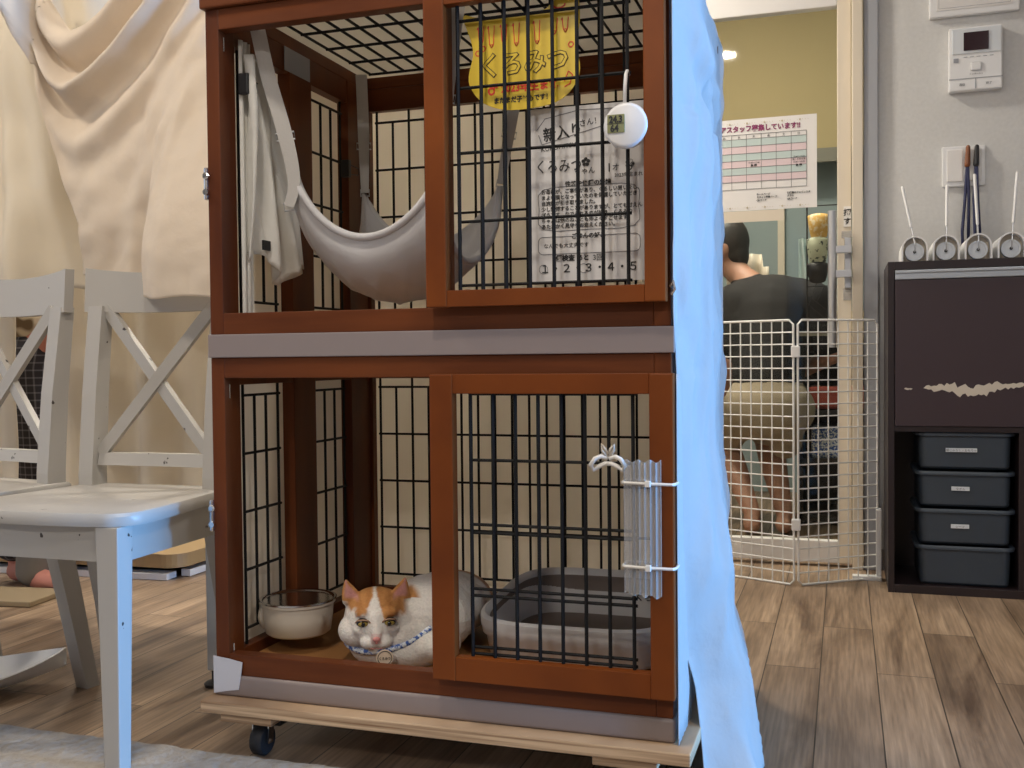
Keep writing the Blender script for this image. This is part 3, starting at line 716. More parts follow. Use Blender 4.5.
# ------------------------------------------------------------------ the cat cage
cage = thing('cat_cage', 'two-tier reddish brown wooden cat cage with black wire panels on the plywood dolly', 'cat cage', (-.598, 1.68, .0985))
XL, XR, YF, YB = -.969, -.228, 1.41, 1.955
bm = NB(); box(bm, XL - .003, XR + .003, YF - .003, YB + .003, .0985, .133, .006, 3)
obj('base_tray', bm, 'mauve', cage, smooth=True, angle=40)
obj('floor_board', box(NB(), XL + .022, XR - .022, YF + .02, YB - .02, .137, .1445), 'tray_brown', cage)
obj('middle_floor', box(NB(), XL + .022, XR - .022, YF + .02, YB - .02, .660, .667), 'tray_brown', cage)
bm = NB()
o_ = .005
for a in ((XL - .002, XR + o_, YF - o_, YF + .004), (XL - .002, XR + o_, YB - .004, YB + o_), (XL - .002, XL + .004, YF + .004, YB - .004), (XR - .004, XR + o_, YF + .004, YB - .004)):
    box(bm, a[0], a[1], a[2], a[3], .6445, .6815, .0015)
obj('middle_band', bm, 'mauve', cage)
tiers = ((.133, .6445), (.6815, 1.198))
for z0, z1 in tiers:
    for y0, y1 in ((YF, YF + .045), (1.627, 1.707), (1.853, 1.935)):
        obj('side_post', box(NB(), XL, XL + .024, y0, y1, z0, z1, .0015), 'wood', cage)
        obj('side_post', box(NB(), XR - .024, XR, y0, y1, z0, z1, .0015), 'wood', cage)
    obj('back_post', box(NB(), XL, XL + .030, 1.936, YB, z0, z1, .0015), 'wood', cage)
    obj('back_post', box(NB(), XR - .030, XR, 1.936, YB, z0, z1, .0015), 'wood', cage)
    hb, ht = .034, .033
    for xx in ((XL, XL + .022), (XR - .022, XR)):
        for za, zb in ((z0, z0 + .03), (z1 - .045, z1)):
            obj('side_rail', box(NB(), xx[0], xx[1], YF + .045, 1.627, za, zb, .001), 'wood', cage)
            obj('side_rail', box(NB(), xx[0], xx[1], 1.707, 1.853, za, zb, .001), 'wood', cage)
    obj('front_rail', box(NB(), XL + .024, XR - .024, YF, YF + .024, z0, z0 + hb, .0015), 'woodh', cage)
    obj('front_rail', box(NB(), XL + .024, XR - .024, YF, YF + .024, z1 - ht, z1, .0015), 'woodh', cage)
    obj('back_rail', box(NB(), XL + .030, XR - .030, 1.936, YB, z0, z0 + .03, .001), 'woodh', cage)
    obj('back_rail', box(NB(), XL + .030, XR - .030, 1.936, YB, z1 - .045, z1, .001), 'woodh', cage)
    # wires
    hz = [z0 + .057 + .0978 * k for k in range(5)]
    bm = NB(); x = -.925; k = 0
    while x < -.25:
        if k % 2 == 0: rod(bm, (x, 1.945, z0 + .01), (x, 1.945, z1 - .02))
        else: rod(bm, (x, 1.945, hz[0]), (x, 1.945, hz[4]))
        x += .0362; k += 1
    for z in hz: rod(bm, (-.928, 1.9435, z), (-.262, 1.9435, z))
    obj('back_wires', bm, 'wire', cage)
    for X_ in (XL + .012, XR - .012):
        for ys in ((1.480, 1.515, 1.551, 1.590), (1.722, 1.762, 1.802, 1.841)):
            bm = NB()
            for k, y in enumerate(ys):
                if k in (0, 3): rod(bm, (X_, y, z0 + .01), (X_, y, z1 - .02))
                else: rod(bm, (X_, y, hz[0]), (X_, y, hz[4]))
            for z in hz: rod(bm, (X_ + .0015, ys[0] - .003, z), (X_ + .0015, ys[3] + .004, z))
            obj('side_wires', bm, 'wire', cage)
# front centre stile and top
for z0, z1 in tiers:
    obj('centre_stile', box(NB(), -.574, -.556, YF + .004, YF + .022, z0 + .034, z1 - .033), 'wood', cage)
bm = NB()
box(bm, XL - .006, XR + .006, YF - .008, YF + .030, 1.1985, 1.222, .003); obj('top_rail', bm, 'woodh', cage)
bm = NB(); box(bm, XL - .004, XR + .004, YB - .02, YB + .004, 1.1985, 1.222, .002); obj('top_rail', bm, 'woodh', cage)
obj('top_rail', box(NB(), XL - .006, XL + .022, YF + .030, YB - .02, 1.1985, 1.222, .002), 'wood', cage)
obj('top_rail', box(NB(), XR - .022, XR + .006, YF + .030, YB - .02, 1.1985, 1.222, .002), 'wood', cage)
bm = NB(); x = -.893; k = 0
ty = (1.47, 1.555, 1.64, 1.725, 1.81, 1.845)
while x < -.26:
    rod(bm, (x, YF + .03, 1.204), (x, 1.85, 1.204)); x += .0362
for y in (1.49, 1.58, 1.67, 1.76, 1.845): rod(bm, (-.893, y, 1.2015), (-.27, y, 1.2015))
obj('top_wires', bm, 'wire', cage)
def slide_door(X0, X1, Z0, Z1, sw, br, tr_, wx, wz, dx):
    y0, y1 = 1.384, 1.404
    bm = NB(); box(bm, X0, X0 + sw, y0, y1, Z0, Z1, .002); box(bm, X1 - sw + .003, X1, y0, y1, Z0, Z1, .002)
    box(bm, X0 + sw, X1 - sw + .003, y0 + .0015, y1 - .001, Z0, Z0 + br, .001); box(bm, X0 + sw, X1 - sw + .003, y0 + .0015, y1 - .001, Z1 - tr_, Z1, .001)
    d = obj('sliding_door', bm, 'doorwood', cage)
    bm = NB()
    for k in range(8): rod(bm, (wx + dx * k, 1.399, Z0 + br - .004), (wx + dx * k, 1.399, Z1 - tr_ + .004), .0028)
    for z in wz: rod(bm, (wx - .004, 1.4035, z), (wx + dx * 7 + .004, 1.4035, z), .0024)
    obj('door_wires', bm, 'wire', d)
    return d
slide_door(-.580, -.222, .166, .6165, .036, .035, .0285, -.521, (.587, .490, .395, .383, .300, .290, .214, .204), .0344)
slide_door(-.583, -.231, .7145, 1.196, .032, .024, .045, -.5345, (.746, .839, .939, 1.033, 1.13), .0357)
# second wire layer of the fixed right half, upper tier
bm = NB()
for k in range(8): rod(bm, (-.515 + .0362 * k, YF + .030, .70), (-.515 + .0362 * k, YF + .030, 1.18), .0018)
obj('inner_wires', bm, 'wire', cage)
# metal latches on the left edge and hinge pins
for z in (.923, .390):
    bm = NB(); box(bm, XL - .006, XL + .001, YF - .004, YF + .010, z - .026, z + .026, .003); lathe(bm, [(.006, 0), (.006, .004), (.004, .006)], (XL + .0, YF - .003, z + .012), 12, mtx=Matrix.Rotation(PI / 2, 4, 'X'))
    lathe(bm, [(.005, 0), (.005, .005)], (XL + .0, YF - .003, z - .014), 12, mtx=Matrix.Rotation(PI / 2, 4, 'X'))
    obj('latch', bm, 'steel', cage)
for z in (1.145, .705, .590, .17):
    obj('hinge_pin', rod(NB(), (XL + .0255, YF + .012, z - .011), (XL + .0255, YF + .012, z + .011), .0012), 'steel', cage)
bm = NB(); tube(bm, [(XR + .001, YF - .012, .735), (XR + .006, YF - .016, .742), (XR + .008, YF - .016, .731), (XR + .003, YF - .014, .724)], .002, 8); obj('side_hook', bm, 'steel', cage)

# tape, stickers
def tape(name, lab_, pts, y, m_='tapeclear'):
    bm = NB(); prism(bm, pts, y - .0006, y); return tag(obj(name, bm, m_), lab_, 'tape')
tape('masking_tape', 'torn white tape wrapped on the lower left corner of the cage', [(-.972, .163), (-.942, .160), (-.918, .156), (-.921, .135), (-.926, .111), (-.95, .107), (-.972, .102)], YF - .0035, 'masking')
bm = NB(); box(bm, -.915, -.872, 1.46, 1.475, .1446, .1452); tag(obj('yellow_tape', bm, 'ytape'), 'small piece of yellow tape on the brown cage floor', 'tape')
bm = NB(); box(bm, -.9445, -.9435, 1.61, 1.70, 1.155, 1.197); tag(obj('clear_tape', bm, 'tapeclear'), 'translucent tape over the top of the middle post inside the cage', 'tape')

# ------------------------------------------------------------------ cover sheet over the cage
def fold(u, v, s): return math.sin(u * 17 + s) * .5 + math.sin(u * 31 + v * 3 + s * 2) * .3 + math.sin(u * 9 - v * 5 + s) * .5
bm = NB()
# right side: falls from the top edge over the dolly edge, flaring to the floor
def interp(x, T):
    if x <= T[0][0]: return T[0][1]
    for (a_, fa), (b_, fb2) in zip(T, T[1:]):
        if x <= b_: return fa + (fb2 - fa) * (x - a_) / (b_ - a_)
    return T[-1][1]
T_OUT = [(.0, .128), (.043, .122), (.111, .1065), (.168, .090), (.226, .079), (.318, .078), (.357, .069), (.429, .055), (.502, .050), (.793, .053), (1.008, .052), (1.065, .057), (1.109, .047), (1.151, .030), (1.20, .016), (1.24, .006)]
T_Y0 = [(.0, 1.455), (.03, 1.463), (.10, 1.485), (.152, 1.50), (.25, 1.475), (.349, 1.448), (.578, 1.427), (.648, 1.414), (.70, 1.402), (1.3, 1.398)]
def fr(u, v):
    z = 1.232 - v * 1.228
    y0 = interp(z, T_Y0); y = y0 + (2.0 - y0) * u ** 1.15
    pk_ = interp(z, T_OUT); d = y - y0
    r_ = min(1, d / .075); r_ = r_ * r_ * (3 - 2 * r_)
    e0 = .005 + (.034 * max(0, (.2 - z) / .2) ** .7)
    fall = 1 if y < 1.56 else max(.22, 1 - (y - 1.56) * 1.9)
    out = e0 + (pk_ - e0) * r_ * fall
    w_ = min(1, max(0, (1.22 - z) * 5)) * r_
    out -= w_ * .017 * abs(math.sin(y * 31 + z * 3.0 + .6)) ** .8
    out -= w_ * .008 * abs(math.sin(y * 60 - z * 6)) ** .8
    out -= w_ * .008 * (1 - math.sin((y + z * .55) * 45)) * .5 * min(1, max(0, (z - .45) * 4))
    if z > .98: out -= w_ * .012 * (.5 + .5 * math.sin(z * 70 + y * 45))
    if abs(z - .735) < .12: out -= .016 * math.exp(-((z - .735 + (y - 1.4) * 1.2) / .035) ** 2) * math.exp(-d / .06)
    out += .007 * noise.noise(Vector((y * 11, z * 9, 3))) * r_
    return Vector((XR + max(.004, out), y, z))
grid(bm, 90, 150, fr, .0012)
cov = thing('cover_sheet', 'white cotton sheet draped over the top, back and sides of the cat cage', 'sheet', (-.59, 1.7, .02))
obj('right_drape', bm, 'white_cloth', cov, smooth=True)
def fb(u, v): return Vector((-.975 + u * .745, 1.975 + .010 * fold(u, v, 1.2) + .006 * noise.noise(Vector((u * 6, v * 5, 1))), 1.232 - v * 1.13))
obj('back_drape', grid(NB(), 80, 50, fb, .0015), 'back_cloth', cov, smooth=True)
def fl(u, v): return Vector((XL - .014 - .004 * fold(u * .7, v, 2.2) + .004 * noise.noise(Vector((u * 6, v * 5, 8))), 1.445 + u * .53, 1.232 - v * 1.125))
obj('left_drape', grid(NB(), 60, 50, fl, .0015), 'back_cloth', cov, smooth=True)
def ft(u, v): return Vector((-.985 + u * .765, 1.445 + v * .54, 1.230 + .003 * fold(u, v, .3) + .003 * noise.noise(Vector((u * 8, v * 8, 1)))))
obj('top_drape', grid(NB(), 50, 40, ft, .0015), 'top_cloth', cov, smooth=True)
def fi(u, v): return Vector((XR + .008 + .0004 * math.sin(u * 40), 1.40 + .12 * u, .10 + .515 * v))
tag(obj('side_liner', grid(NB(), 30, 20, fi, .001), 'white_cloth', smooth=True), 'narrow white cloth strip hanging flat along the lower right edge of the cage', 'cloth')

# ------------------------------------------------------------------ garment and clips inside the upper tier
t = thing('hanging_garment', 'white garment bunched and clipped inside the upper left side of the cage', 'garment', (-.93, 1.5, .75))
def fg(u, v):
    z = 1.135 - v * .335 + .02 * math.sin(u * 8) * v
    wdt = .050 + .105 * v
    return Vector((-.926 + .013 * math.sin(u * 13 + v * 3) + .006 * math.sin(u * 33) + .012 * u * v, 1.452 + u * wdt, z - .02 * u * v))
obj('body', grid(NB(), 40, 30, fg, .002), 'garment', t, smooth=True)
def fg2(u, v): return Vector((-.936 + .004 * math.sin(u * 14), 1.452 + u * .028, 1.16 - v * .47))
obj('sleeve', grid(NB(), 14, 24, fg2, .002), 'garment', t, smooth=True)
obj('hook_patch', box(NB(), -.914, -.911, 1.478, 1.500, .822, .838), 'black', t)
def bclip(lab_, c, ax):
    t = thing('binder_clip', lab_, 'binder clip', c, 'binder clips inside the upper tier')
    x, y, z = c
    bm = NB(); box(bm, x - .009, x + .009, y - .002, y + .010, z - .017, z + .017, .002); obj('clip_body', bm, 'black', t)
    bm = NB(); tube(bm, [(x + .003, y + .010, z + .010), (x + .006, y + .045, z + .007), (x + .006, y + .05, z), (x + .006, y + .045, z - .007), (x + .003, y + .010, z - .010)], .0009, 6); obj('wire_handle', bm, 'black', t)
bclip('black binder clip holding the white garment to the cage bars', (-.925, 1.448, 1.088), 0)
bclip('small black binder clip on the bars near the back left post', (-.945, 1.838, 1.02), 0)

# ------------------------------------------------------------------ hammock
hm = thing('cat_hammock', 'grey quilted hammock hanging from straps in the upper tier of the cage', 'hammock', (-.74, 1.66, .74))
FL, FR, BL, BR = Vector((-.865, 1.50, .945)), Vector((-.605, 1.50, .938)), Vector((-.893, 1.82, .962)), Vector((-.613, 1.82, .960))
def fh(u, v):
    # round the corners a little
    p = FL.lerp(FR, u).lerp(BL.lerp(BR, u), v)
    su, sv = 4 * u * (1 - u), 4 * v * (1 - v)
    z = p.z - .105 * su ** .8 - .142 * sv ** .5 + .03 * su * sv
    q = .0035 * (abs(math.sin((u * 5 + v * 3) * PI)) ** .5 + abs(math.sin((u * 5 - v * 3) * PI)) ** .5)
    x = p.x + (.5 - u) * .02 * sv; y = p.y + (.5 - v) * .03 * su - .018 * su * (1 - v) * 1.2
    return Vector((x, y, z + q * min(1, su * sv * 3)))
bed = obj('bed', grid(NB(), 60, 50, fh, .011), 'quilt', hm, smooth=True)
edge = [fh(u / 30, 0) for u in range(31)] + [fh(1, v / 24) for v in range(1, 25)] + [fh(1 - u / 30, 1) for u in range(1, 31)] + [fh(0, 1 - v / 24) for v in range(1, 24)]
obj('piping', tube(NB(), edge, .0062, 8, closed=True), 'quilt', bed, smooth=True)
def strap(pts, w, side):
    P_ = [Vector(p) for p in pts]; sm = []
    for i in range(len(P_) - 1):
        p0, p1, p2, p3 = P_[max(i - 1, 0)], P_[i], P_[i + 1], P_[min(i + 2, len(P_) - 1)]
        for k in range(8):
            t_ = k / 8; sm.append(.5 * ((2 * p1) + (p2 - p0) * t_ + (2 * p0 - 5 * p1 + 4 * p2 - p3) * t_ * t_ + (3 * p1 - p0 - 3 * p2 + p3) * t_ ** 3))
    sm.append(P_[-1]); sd = Vector(side).normalized()
    def fsx(u, v):
        i = min(int(round(u * (len(sm) - 1))), len(sm) - 1); t_ = (sm[min(i + 1, len(sm) - 1)] - sm[max(i - 1, 0)]).normalized()
        return sm[i] + t_.cross(sd).normalized() * (v - .5) * w * (1 - .35 * max(0, u - .55) / .45)
    st = obj('strap', grid(NB(), len(sm) - 1, 3, fsx, .0022), 'strap', hm, smooth=True, angle=60)
    q = P_[-1].lerp(P_[0], .38); d = (P_[0] - P_[-1]).normalized(); s = d.cross(sd).normalized()
    q = min(sm, key=lambda a_: (a_ - q).length)
    bm = NB(); tube(bm, [q + s * w * .62 + d * .006, q - s * w * .62 + d * .006, q - s * w * .62 - d * .006, q + s * w * .62 - d * .006], .0015, 6, closed=True); obj('buckle', bm, 'metal', st)
    q = P_[-1]; bm = NB(); tube(bm, [q + s * .008 + d * .006, q - s * .008 + d * .006, q - s * .008 - d * .006, q + s * .008 - d * .006], .0018, 6, closed=True)
    obj('end_ring', bm, 'metal', st)
vd = (.43, -.9, 0)
strap([(-.913, 1.468, 1.196), (-.896, 1.475, 1.106), (-.874, 1.485, 1.017), (-.861, 1.493, .938), (-.869, 1.490, .892)], .024, vd)
strap([(-.900, 1.825, 1.197), (-.897, 1.825, 1.09), (-.893, 1.82, .965)], .022, vd)
strap([(-.560, 1.475, 1.196), (-.585, 1.485, 1.06), (-.603, 1.497, .945)], .022, vd)
strap([(-.565, 1.825, 1.197), (-.590, 1.825, 1.09), (-.612, 1.82, .965)], .022, vd)

# ------------------------------------------------------------------ yellow sign, notice, thermometer
t = thing('name_sign', 'yellow cat head shaped card sign with hand lettering behind the upper door wires', 'sign', (-.45, 1.415, 1.0))
ol = [(-0.5306, 1.1399), (-0.5053, 1.1355), (-0.4458, 1.132), (-0.41, 1.1357), (-0.3971, 1.1434), (-0.3907, 1.1487), (-0.3715, 1.1526), (-0.3574, 1.1479), (-0.355, 1.1174), (-0.3600, 1.0817), (-0.3551, 1.0474), (-0.3664, 1.0211), (-0.3888, 1.0047), (-0.4243, 0.9985), (-0.4669, 0.999), (-0.5001, 1.0112), (-0.5183, 1.0317), (-0.5232, 1.051), (-0.5161, 1.0818), (-0.5192, 1.1041)]
def spl(p, n=4):
    o = []; L = len(p)
    for i in range(L):
        a, b, c_, d = [Vector(p[(i + k) % L]) for k in (-1, 0, 1, 2)]
        for k in range(n):
            s = k / n; o.append(tuple(.5 * ((2 * b) + (c_ - a) * s + (2 * a - 5 * b + 4 * c_ - d) * s * s + (3 * b - a - 3 * c_ + d) * s ** 3)))
    return o
bm = NB(); prism(bm, spl(ol), 1.4130, 1.4145); obj('card', bm, 'yellow', t)
ty_ = 1.4126
tl = .0
text('name_lettering', [('くろみつ', -.4385, ty_, 1.051, .037, 'CENTER', tl, .92, .0016)], 'ink', t)
text('name_fill', [('くろみつ', -.4385, ty_ - .0004, 1.051, .037, 'CENTER', tl, .92, .0004)], 'yellow', t)
bm = NB()
random.seed(3)
for x in (-.503, -.487, -.468, -.449, -.418, -.392, -.376):
    l = .012 + .02 * random.random()
    polyline(bm, [(x - .006, 1.118), (x - .0045, 1.122), (x - .003, 1.118 - l), (x, 1.113 - l), (x + .003, 1.118 - l), (x + .0045, 1.122)], .0012, ty_)
    polyline(bm, [(x + .0022 * math.cos(a * 1.05), 1.116 - l + .0022 * math.sin(a * 1.05)) for a in range(6)], .001, ty_, True)
polyline(bm, [(-.385 + .009 * math.cos(a / 4), 1.142 + .006 * math.sin(a / 4)) for a in range(14, 26)], .0022, ty_)
for c_ in ((-.508, 1.084), (-.5, 1.09), (-.368, 1.083)):
    polyline(bm, [(c_[0] + .004 * math.cos(a), c_[1] + .004 * math.sin(a)) for a in range(6)], .0014, ty_, True)
polyline(bm, [(-.378, 1.032), (-.372, 1.046), (-.366, 1.04), (-.37, 1.028), (-.378, 1.024)], .0014, ty_)
obj('red_drips', bm, 'red_ink', t)
text('birth_lettering', [('♂ 2023年生まれ', -.441, ty_, 1.0245, .0155, 'CENTER', 0, .92, .0005)], 'red_ink', t)
text('small_lettering', [('まだまだ子どもです！', -.441, ty_, 1.0095, .0095, 'CENTER', 0, .92, .0003)], 'ink', t)

t = thing('care_notice', 'white handwritten notice sheet about the cat behind the upper door wires', 'notice', (-.35, 1.43, .745))
yp = 1.43
obj('sheet', box(NB(), -.437, -.262, yp, yp + .001, .748, 1.0), 'paper', t)
y_ = yp - .0005
bm = NB()
for r_, n in ((.0, 0),):
    polyline(bm, [(-.422, .962), (-.417, .948), (-.3, .975), (-.28, .970)], .0009, y_)
    polyline(bm, [(-.425, .969), (-.412, .985), (-.36, .994), (-.30, .992)], .0009, y_)
    polyline(bm, [(-.302, .962), (-.29, .95), (-.272, .956), (-.276, .974)], .0009, y_)
def rrect(x0, x1, z0, z1, r, wob=0):
    o = []
    for cx, cz, a0 in ((x1 - r, z1 - r, 0), (x0 + r, z1 - r, PI / 2), (x0 + r, z0 + r, PI), (x1 - r, z0 + r, 1.5 * PI)):
        for k in range(5): o.append((cx + r * math.cos(a0 + PI / 8 * k), cz + r * math.sin(a0 + PI / 8 * k)))
    return o
polyline(bm, rrect(-.424, -.274, .789, .814, .007), .0008, y_, True)
cl = []
for k in range(44):
    a = 2 * PI * k / 44; s = 1 + .035 * abs(math.sin(a * 6)); cx = math.copysign(abs(math.cos(a)) ** .35, math.cos(a)); sz = math.copysign(abs(math.sin(a)) ** .35, math.sin(a))
    cl.append((-.349 + .073 * s * cx, .854 + .031 * s * sz))
polyline(bm, cl, .0008, y_, True)
for x in (-.4165, -.3565):
    polyline(bm, [(x + .0065 * math.cos(a * .4), .7675 + .0065 * math.sin(a * .4)) for a in range(16)], .0006, y_, True)
for a in range(5):
    polyline(bm, [(-.288 + .004 * math.cos(a * 1.257) + .003 * math.cos(b), .912 + .004 * math.sin(a * 1.257) + .003 * math.sin(b)) for b in range(6)], .0005, y_, True)
obj('drawn_lines', bm, 'greyink', t)
IT = [('新入り', -.385, y_, .956, .022, 'CENTER', -.10, .9, .0003), ('さん！', -.345, y_, .972, .011, 'CENTER', -.1), ('KUROMITSU', -.392, y_, .940, .0095, 'CENTER', -.08), ('くろみつ', -.3925, y_, .908, .0215, 'CENTER', 0, .82), ('ちゃん', -.354, y_, .903, .0105, 'CENTER'),
      ('1', -.318, y_, .903, .017, 'CENTER'), ('才　♂', -.297, y_, .905, .010, 'CENTER'), ('2023年生まれ', -.290, y_, .895, .0068, 'CENTER'), ('✿', -.352, y_, .914, .016, 'CENTER', 0, 1, .0005),
      ('性格や保護の経緯', -.349, y_, .886, .0085, 'CENTER', 0, 1, .0002), ('ごはんの好み', -.349, y_, .811, .0085, 'CENTER', 0, 1, .0002), ('なんでも大丈夫です', -.416, y_, .7985, .0075, 'LEFT'),
      ('便検査 あと', -.373, y_, .7795, .0095, 'CENTER', 0, 1, .0003), ('3回', -.335, y_, .7785, .0105, 'CENTER'), ('１・２・３・４・５', -.349, y_, .7625, .0155, 'CENTER', 0, 1.05, .0002)]
body = ['お母様が、ご事情があり、くるしい思いをし、', 'まよい猫となっていたのを保護していただき', '当施設が引き取りました。', '少し緊張することがありますが、とても甘えん', 'ぼうです。なでられるのが好き。くろみつ', 'ちゃんは他のねことも仲よくすごせます。', 'あたたかく見守りお迎えください。']
for k, s in enumerate(body): IT.append((s, -.419, y_, .8765 - k * .0083, .0073, 'LEFT', 0, .97, .0001))
text('handwriting', IT, 'ink', t)

t = thing('thermometer', 'round white digital thermometer and humidity meter hooked on the upper door wires', 'thermometer', (-.286, 1.385, .925))
mt = Matrix.Rotation(PI / 2, 4, 'X')
bm = NB(); lathe(bm, [(.0, 0), (.027, 0), (.031, .003), (.0315, .008), (.029, .012), (.026, .013), (.0, .013)], (-.284, 1.394, .956), 48, mtx=mt); obj('case', bm, 'white_plastic', t, smooth=True, angle=40)
obj('display', box(NB(), -.309, -.285, 1.3795, 1.3812, .946, .971, .0006), 'lcd', t)
text('digits', [('24.3', -.297, 1.3790, .9600, .0128, 'CENTER', 0, .85, .0005), ('64', -.299, 1.3790, .9475, .0138, 'CENTER', 0, .85, .0004)], 'ink', t)
bm = NB(); bar(bm, (-.309, 1.3791, .9585), (-.285, 1.3791, .9585), .0005, .0005)
obj('display_line', bm, 'ink', t)
bm = NB(); tube(bm, [(-.287, 1.391, .985), (-.286, 1.390, 1.010), (-.285, 1.392, 1.028), (-.2845, 1.398, 1.034), (-.2845, 1.406, 1.030)], .0026, 8); obj('hook_strap', bm, 'white_plastic', t, smooth=True)

# ------------------------------------------------------------------ door clip, guard, zip ties
t = thing('door_clip', 'white and beige wing shaped plastic clip on the lower door wires', 'clip', (-.313, 1.375, .486))
bm = NB()
for s in (-1, 1):
    cx = -.313; y = 1.388
    tube(bm, [(cx + s * .001, y, .498), (cx + s * .010, y, .501), (cx + s * .018, y - .004, .498), (cx + s * .0245, y - .004, .489), (cx + s * .021, y, .482), (cx + s * .013, y, .487), (cx + s * .004, y, .491), (cx, y, .491)], .0034, 8)
obj('grips', bm, 'zip', t, smooth=True)
bm = NB()
for s in (-1, 1): tube(bm, [(-.313 + s * .001, 1.388, .500), (-.313 + s * .008, 1.386, .509), (-.313 + s * .0085, 1.386, .518), (-.313 + s * .004, 1.386, .512), (-.313 + s * .001, 1.388, .504)], .0022, 8)
obj('wings', bm, 'cream_plastic', t, smooth=True)
def fg3(u, v): return Vector((-.289 + .052 * u, 1.3755 + .0022 * (abs(math.sin(u * PI * 7)) ** .6) - .003 * math.sin(u * PI), .497 - (.183 + .004 * u) * v + .002 * math.sin(u * 20) * (v < .02 or v > .98)))
gd = tag(obj('plastic_guard', grid(NB(), 56, 8, fg3, .0012), 'clearplastic', smooth=False), 'corrugated clear plastic strip zip tied over the right stile of the lower door', 'plastic guard')
for z, lab_ in ((.4665, 'white zip tie around the top of the clear corrugated guard'), (.3515, 'white zip tie around the bottom of the clear corrugated guard')):
    t = thing('zip_tie', lab_, 'zip tie', (-.255, 1.375, z), 'zip ties around the clear guard')
    bm = NB(); tube(bm, [(-.291, 1.378, z), (-.287, 1.3715, z + .0005), (-.255, 1.3695, z), (-.222, 1.3745, z - .001), (-.2185, 1.380, z - .001), (-.2185, 1.402, z - .001), (-.224, 1.410, z), (-.286, 1.410, z), (-.291, 1.404, z)], .0022, 6, closed=True)
    obj('band', bm, 'zip', t)
    obj('head', box(NB(), -.258, -.2505, 1.3645, 1.3715, z - .0042, z + .0042, .001), 'zip', t)

# ------------------------------------------------------------------ food bowl
t = thing('food_bowl', 'cream feeding bowl with steel inner dish clamped to the left bars of the cage', 'bowl', (-.895, 1.545, .165))
c_ = (-.896, 1.545, 0)
bm = NB(); lathe(bm, [(.0, .171), (.050, .171), (.0555, .175), (.0590, .20), (.0605, .2215), (.064, .2235), (.0645, .227), (.062, .229), (.059, .226), (.057, .20), (.052, .178), (.0, .177)], c_, 48); obj('outer_bowl', bm, 'cream_plastic', t, smooth=True, angle=50)
bm = NB(); lathe(bm, [(.0655, .2285), (.066, .231), (.063, .232), (.058, .228), (.052, .20), (.045, .186), (.0, .184)], c_, 48); obj('steel_dish', bm, 'steel', t, smooth=True, angle=60)
bm = NB(); lathe(bm, [(.0, -.006), (.023, -.006), (.026, -.002), (.026, .004), (.022, .007), (0, .007)], (-.949, 1.535, .200), 32, mtx=Matrix.Rotation(PI / 2, 4, 'Y')); box(bm, -.952, -.930, 1.527, 1.543, .19, .212); obj('clamp_disc', bm, 'cream_plastic', t, smooth=True, angle=40)

# ------------------------------------------------------------------ litter box
t = thing('litter_box', 'white open litter box with high rim behind the lower door', 'litter box', (-.43, 1.74, .1445))
def srr(w_, d_, z, cx, cy, n=72, e=4.2):
    o = []
    for k in range(n):
        a = 2 * PI * k / n; c, s = math.cos(a), math.sin(a)
        o.append(Vector((cx + w_ * math.copysign(abs(c) ** (2 / e), c), cy + d_ * math.copysign(abs(s) ** (2 / e), s), z)))
    return o
LX, LY = -.421, 1.705
def rims(bm, spec):
    rs = []
    for w_, d_, z, sl in spec:
        r = srr(w_, d_, z, LX, LY)
        for p in r:
            p.z += sl * (p.y - LY + d_) / (2 * d_)
        rs.append([bm.verts.new(p) for p in r])
    for a, b in zip(rs, rs[1:]):
        for k in range(len(a)): bm.faces.new((a[k], a[(k + 1) % len(a)], b[(k + 1) % len(b)], b[k]))
    return rs
bm = NB(); rs = rims(bm, [(.142, .150, .1455, 0), (.151, .158, .151, 0), (.157, .163, .182, .01), (.162, .168, .186, .012), (.165, .170, .200, .02), (.165, .170, .212, .024), (.159, .164, .216, .024), (.153, .158, .208, .024), (.142, .148, .154, .0)])
bm.faces.new(list(reversed(rs[0]))); bm.faces.new(rs[-1])
tub = obj('tub', bm, 'litter', t, smooth=True, angle=50)
bm = NB(); rs = rims(bm, [(.1515, .1565, .206, .022), (.147, .150, .158, 0), (.05, .05, .157, 0)]); bm.faces.new(rs[-1]); obj('inner_face', bm, 'tub_inside', t, smooth=True, angle=50)  # grey-brown inner surface over the walls and floor of the white tub
text('note_lettering', [('7/6 全交換', -.335, 1.850, .208, .017, 'CENTER', .0, 1, .0003), ('くろみつ', -.335, 1.850, .190, .017, 'CENTER', 0, 1, .0003)], 'ink', t)

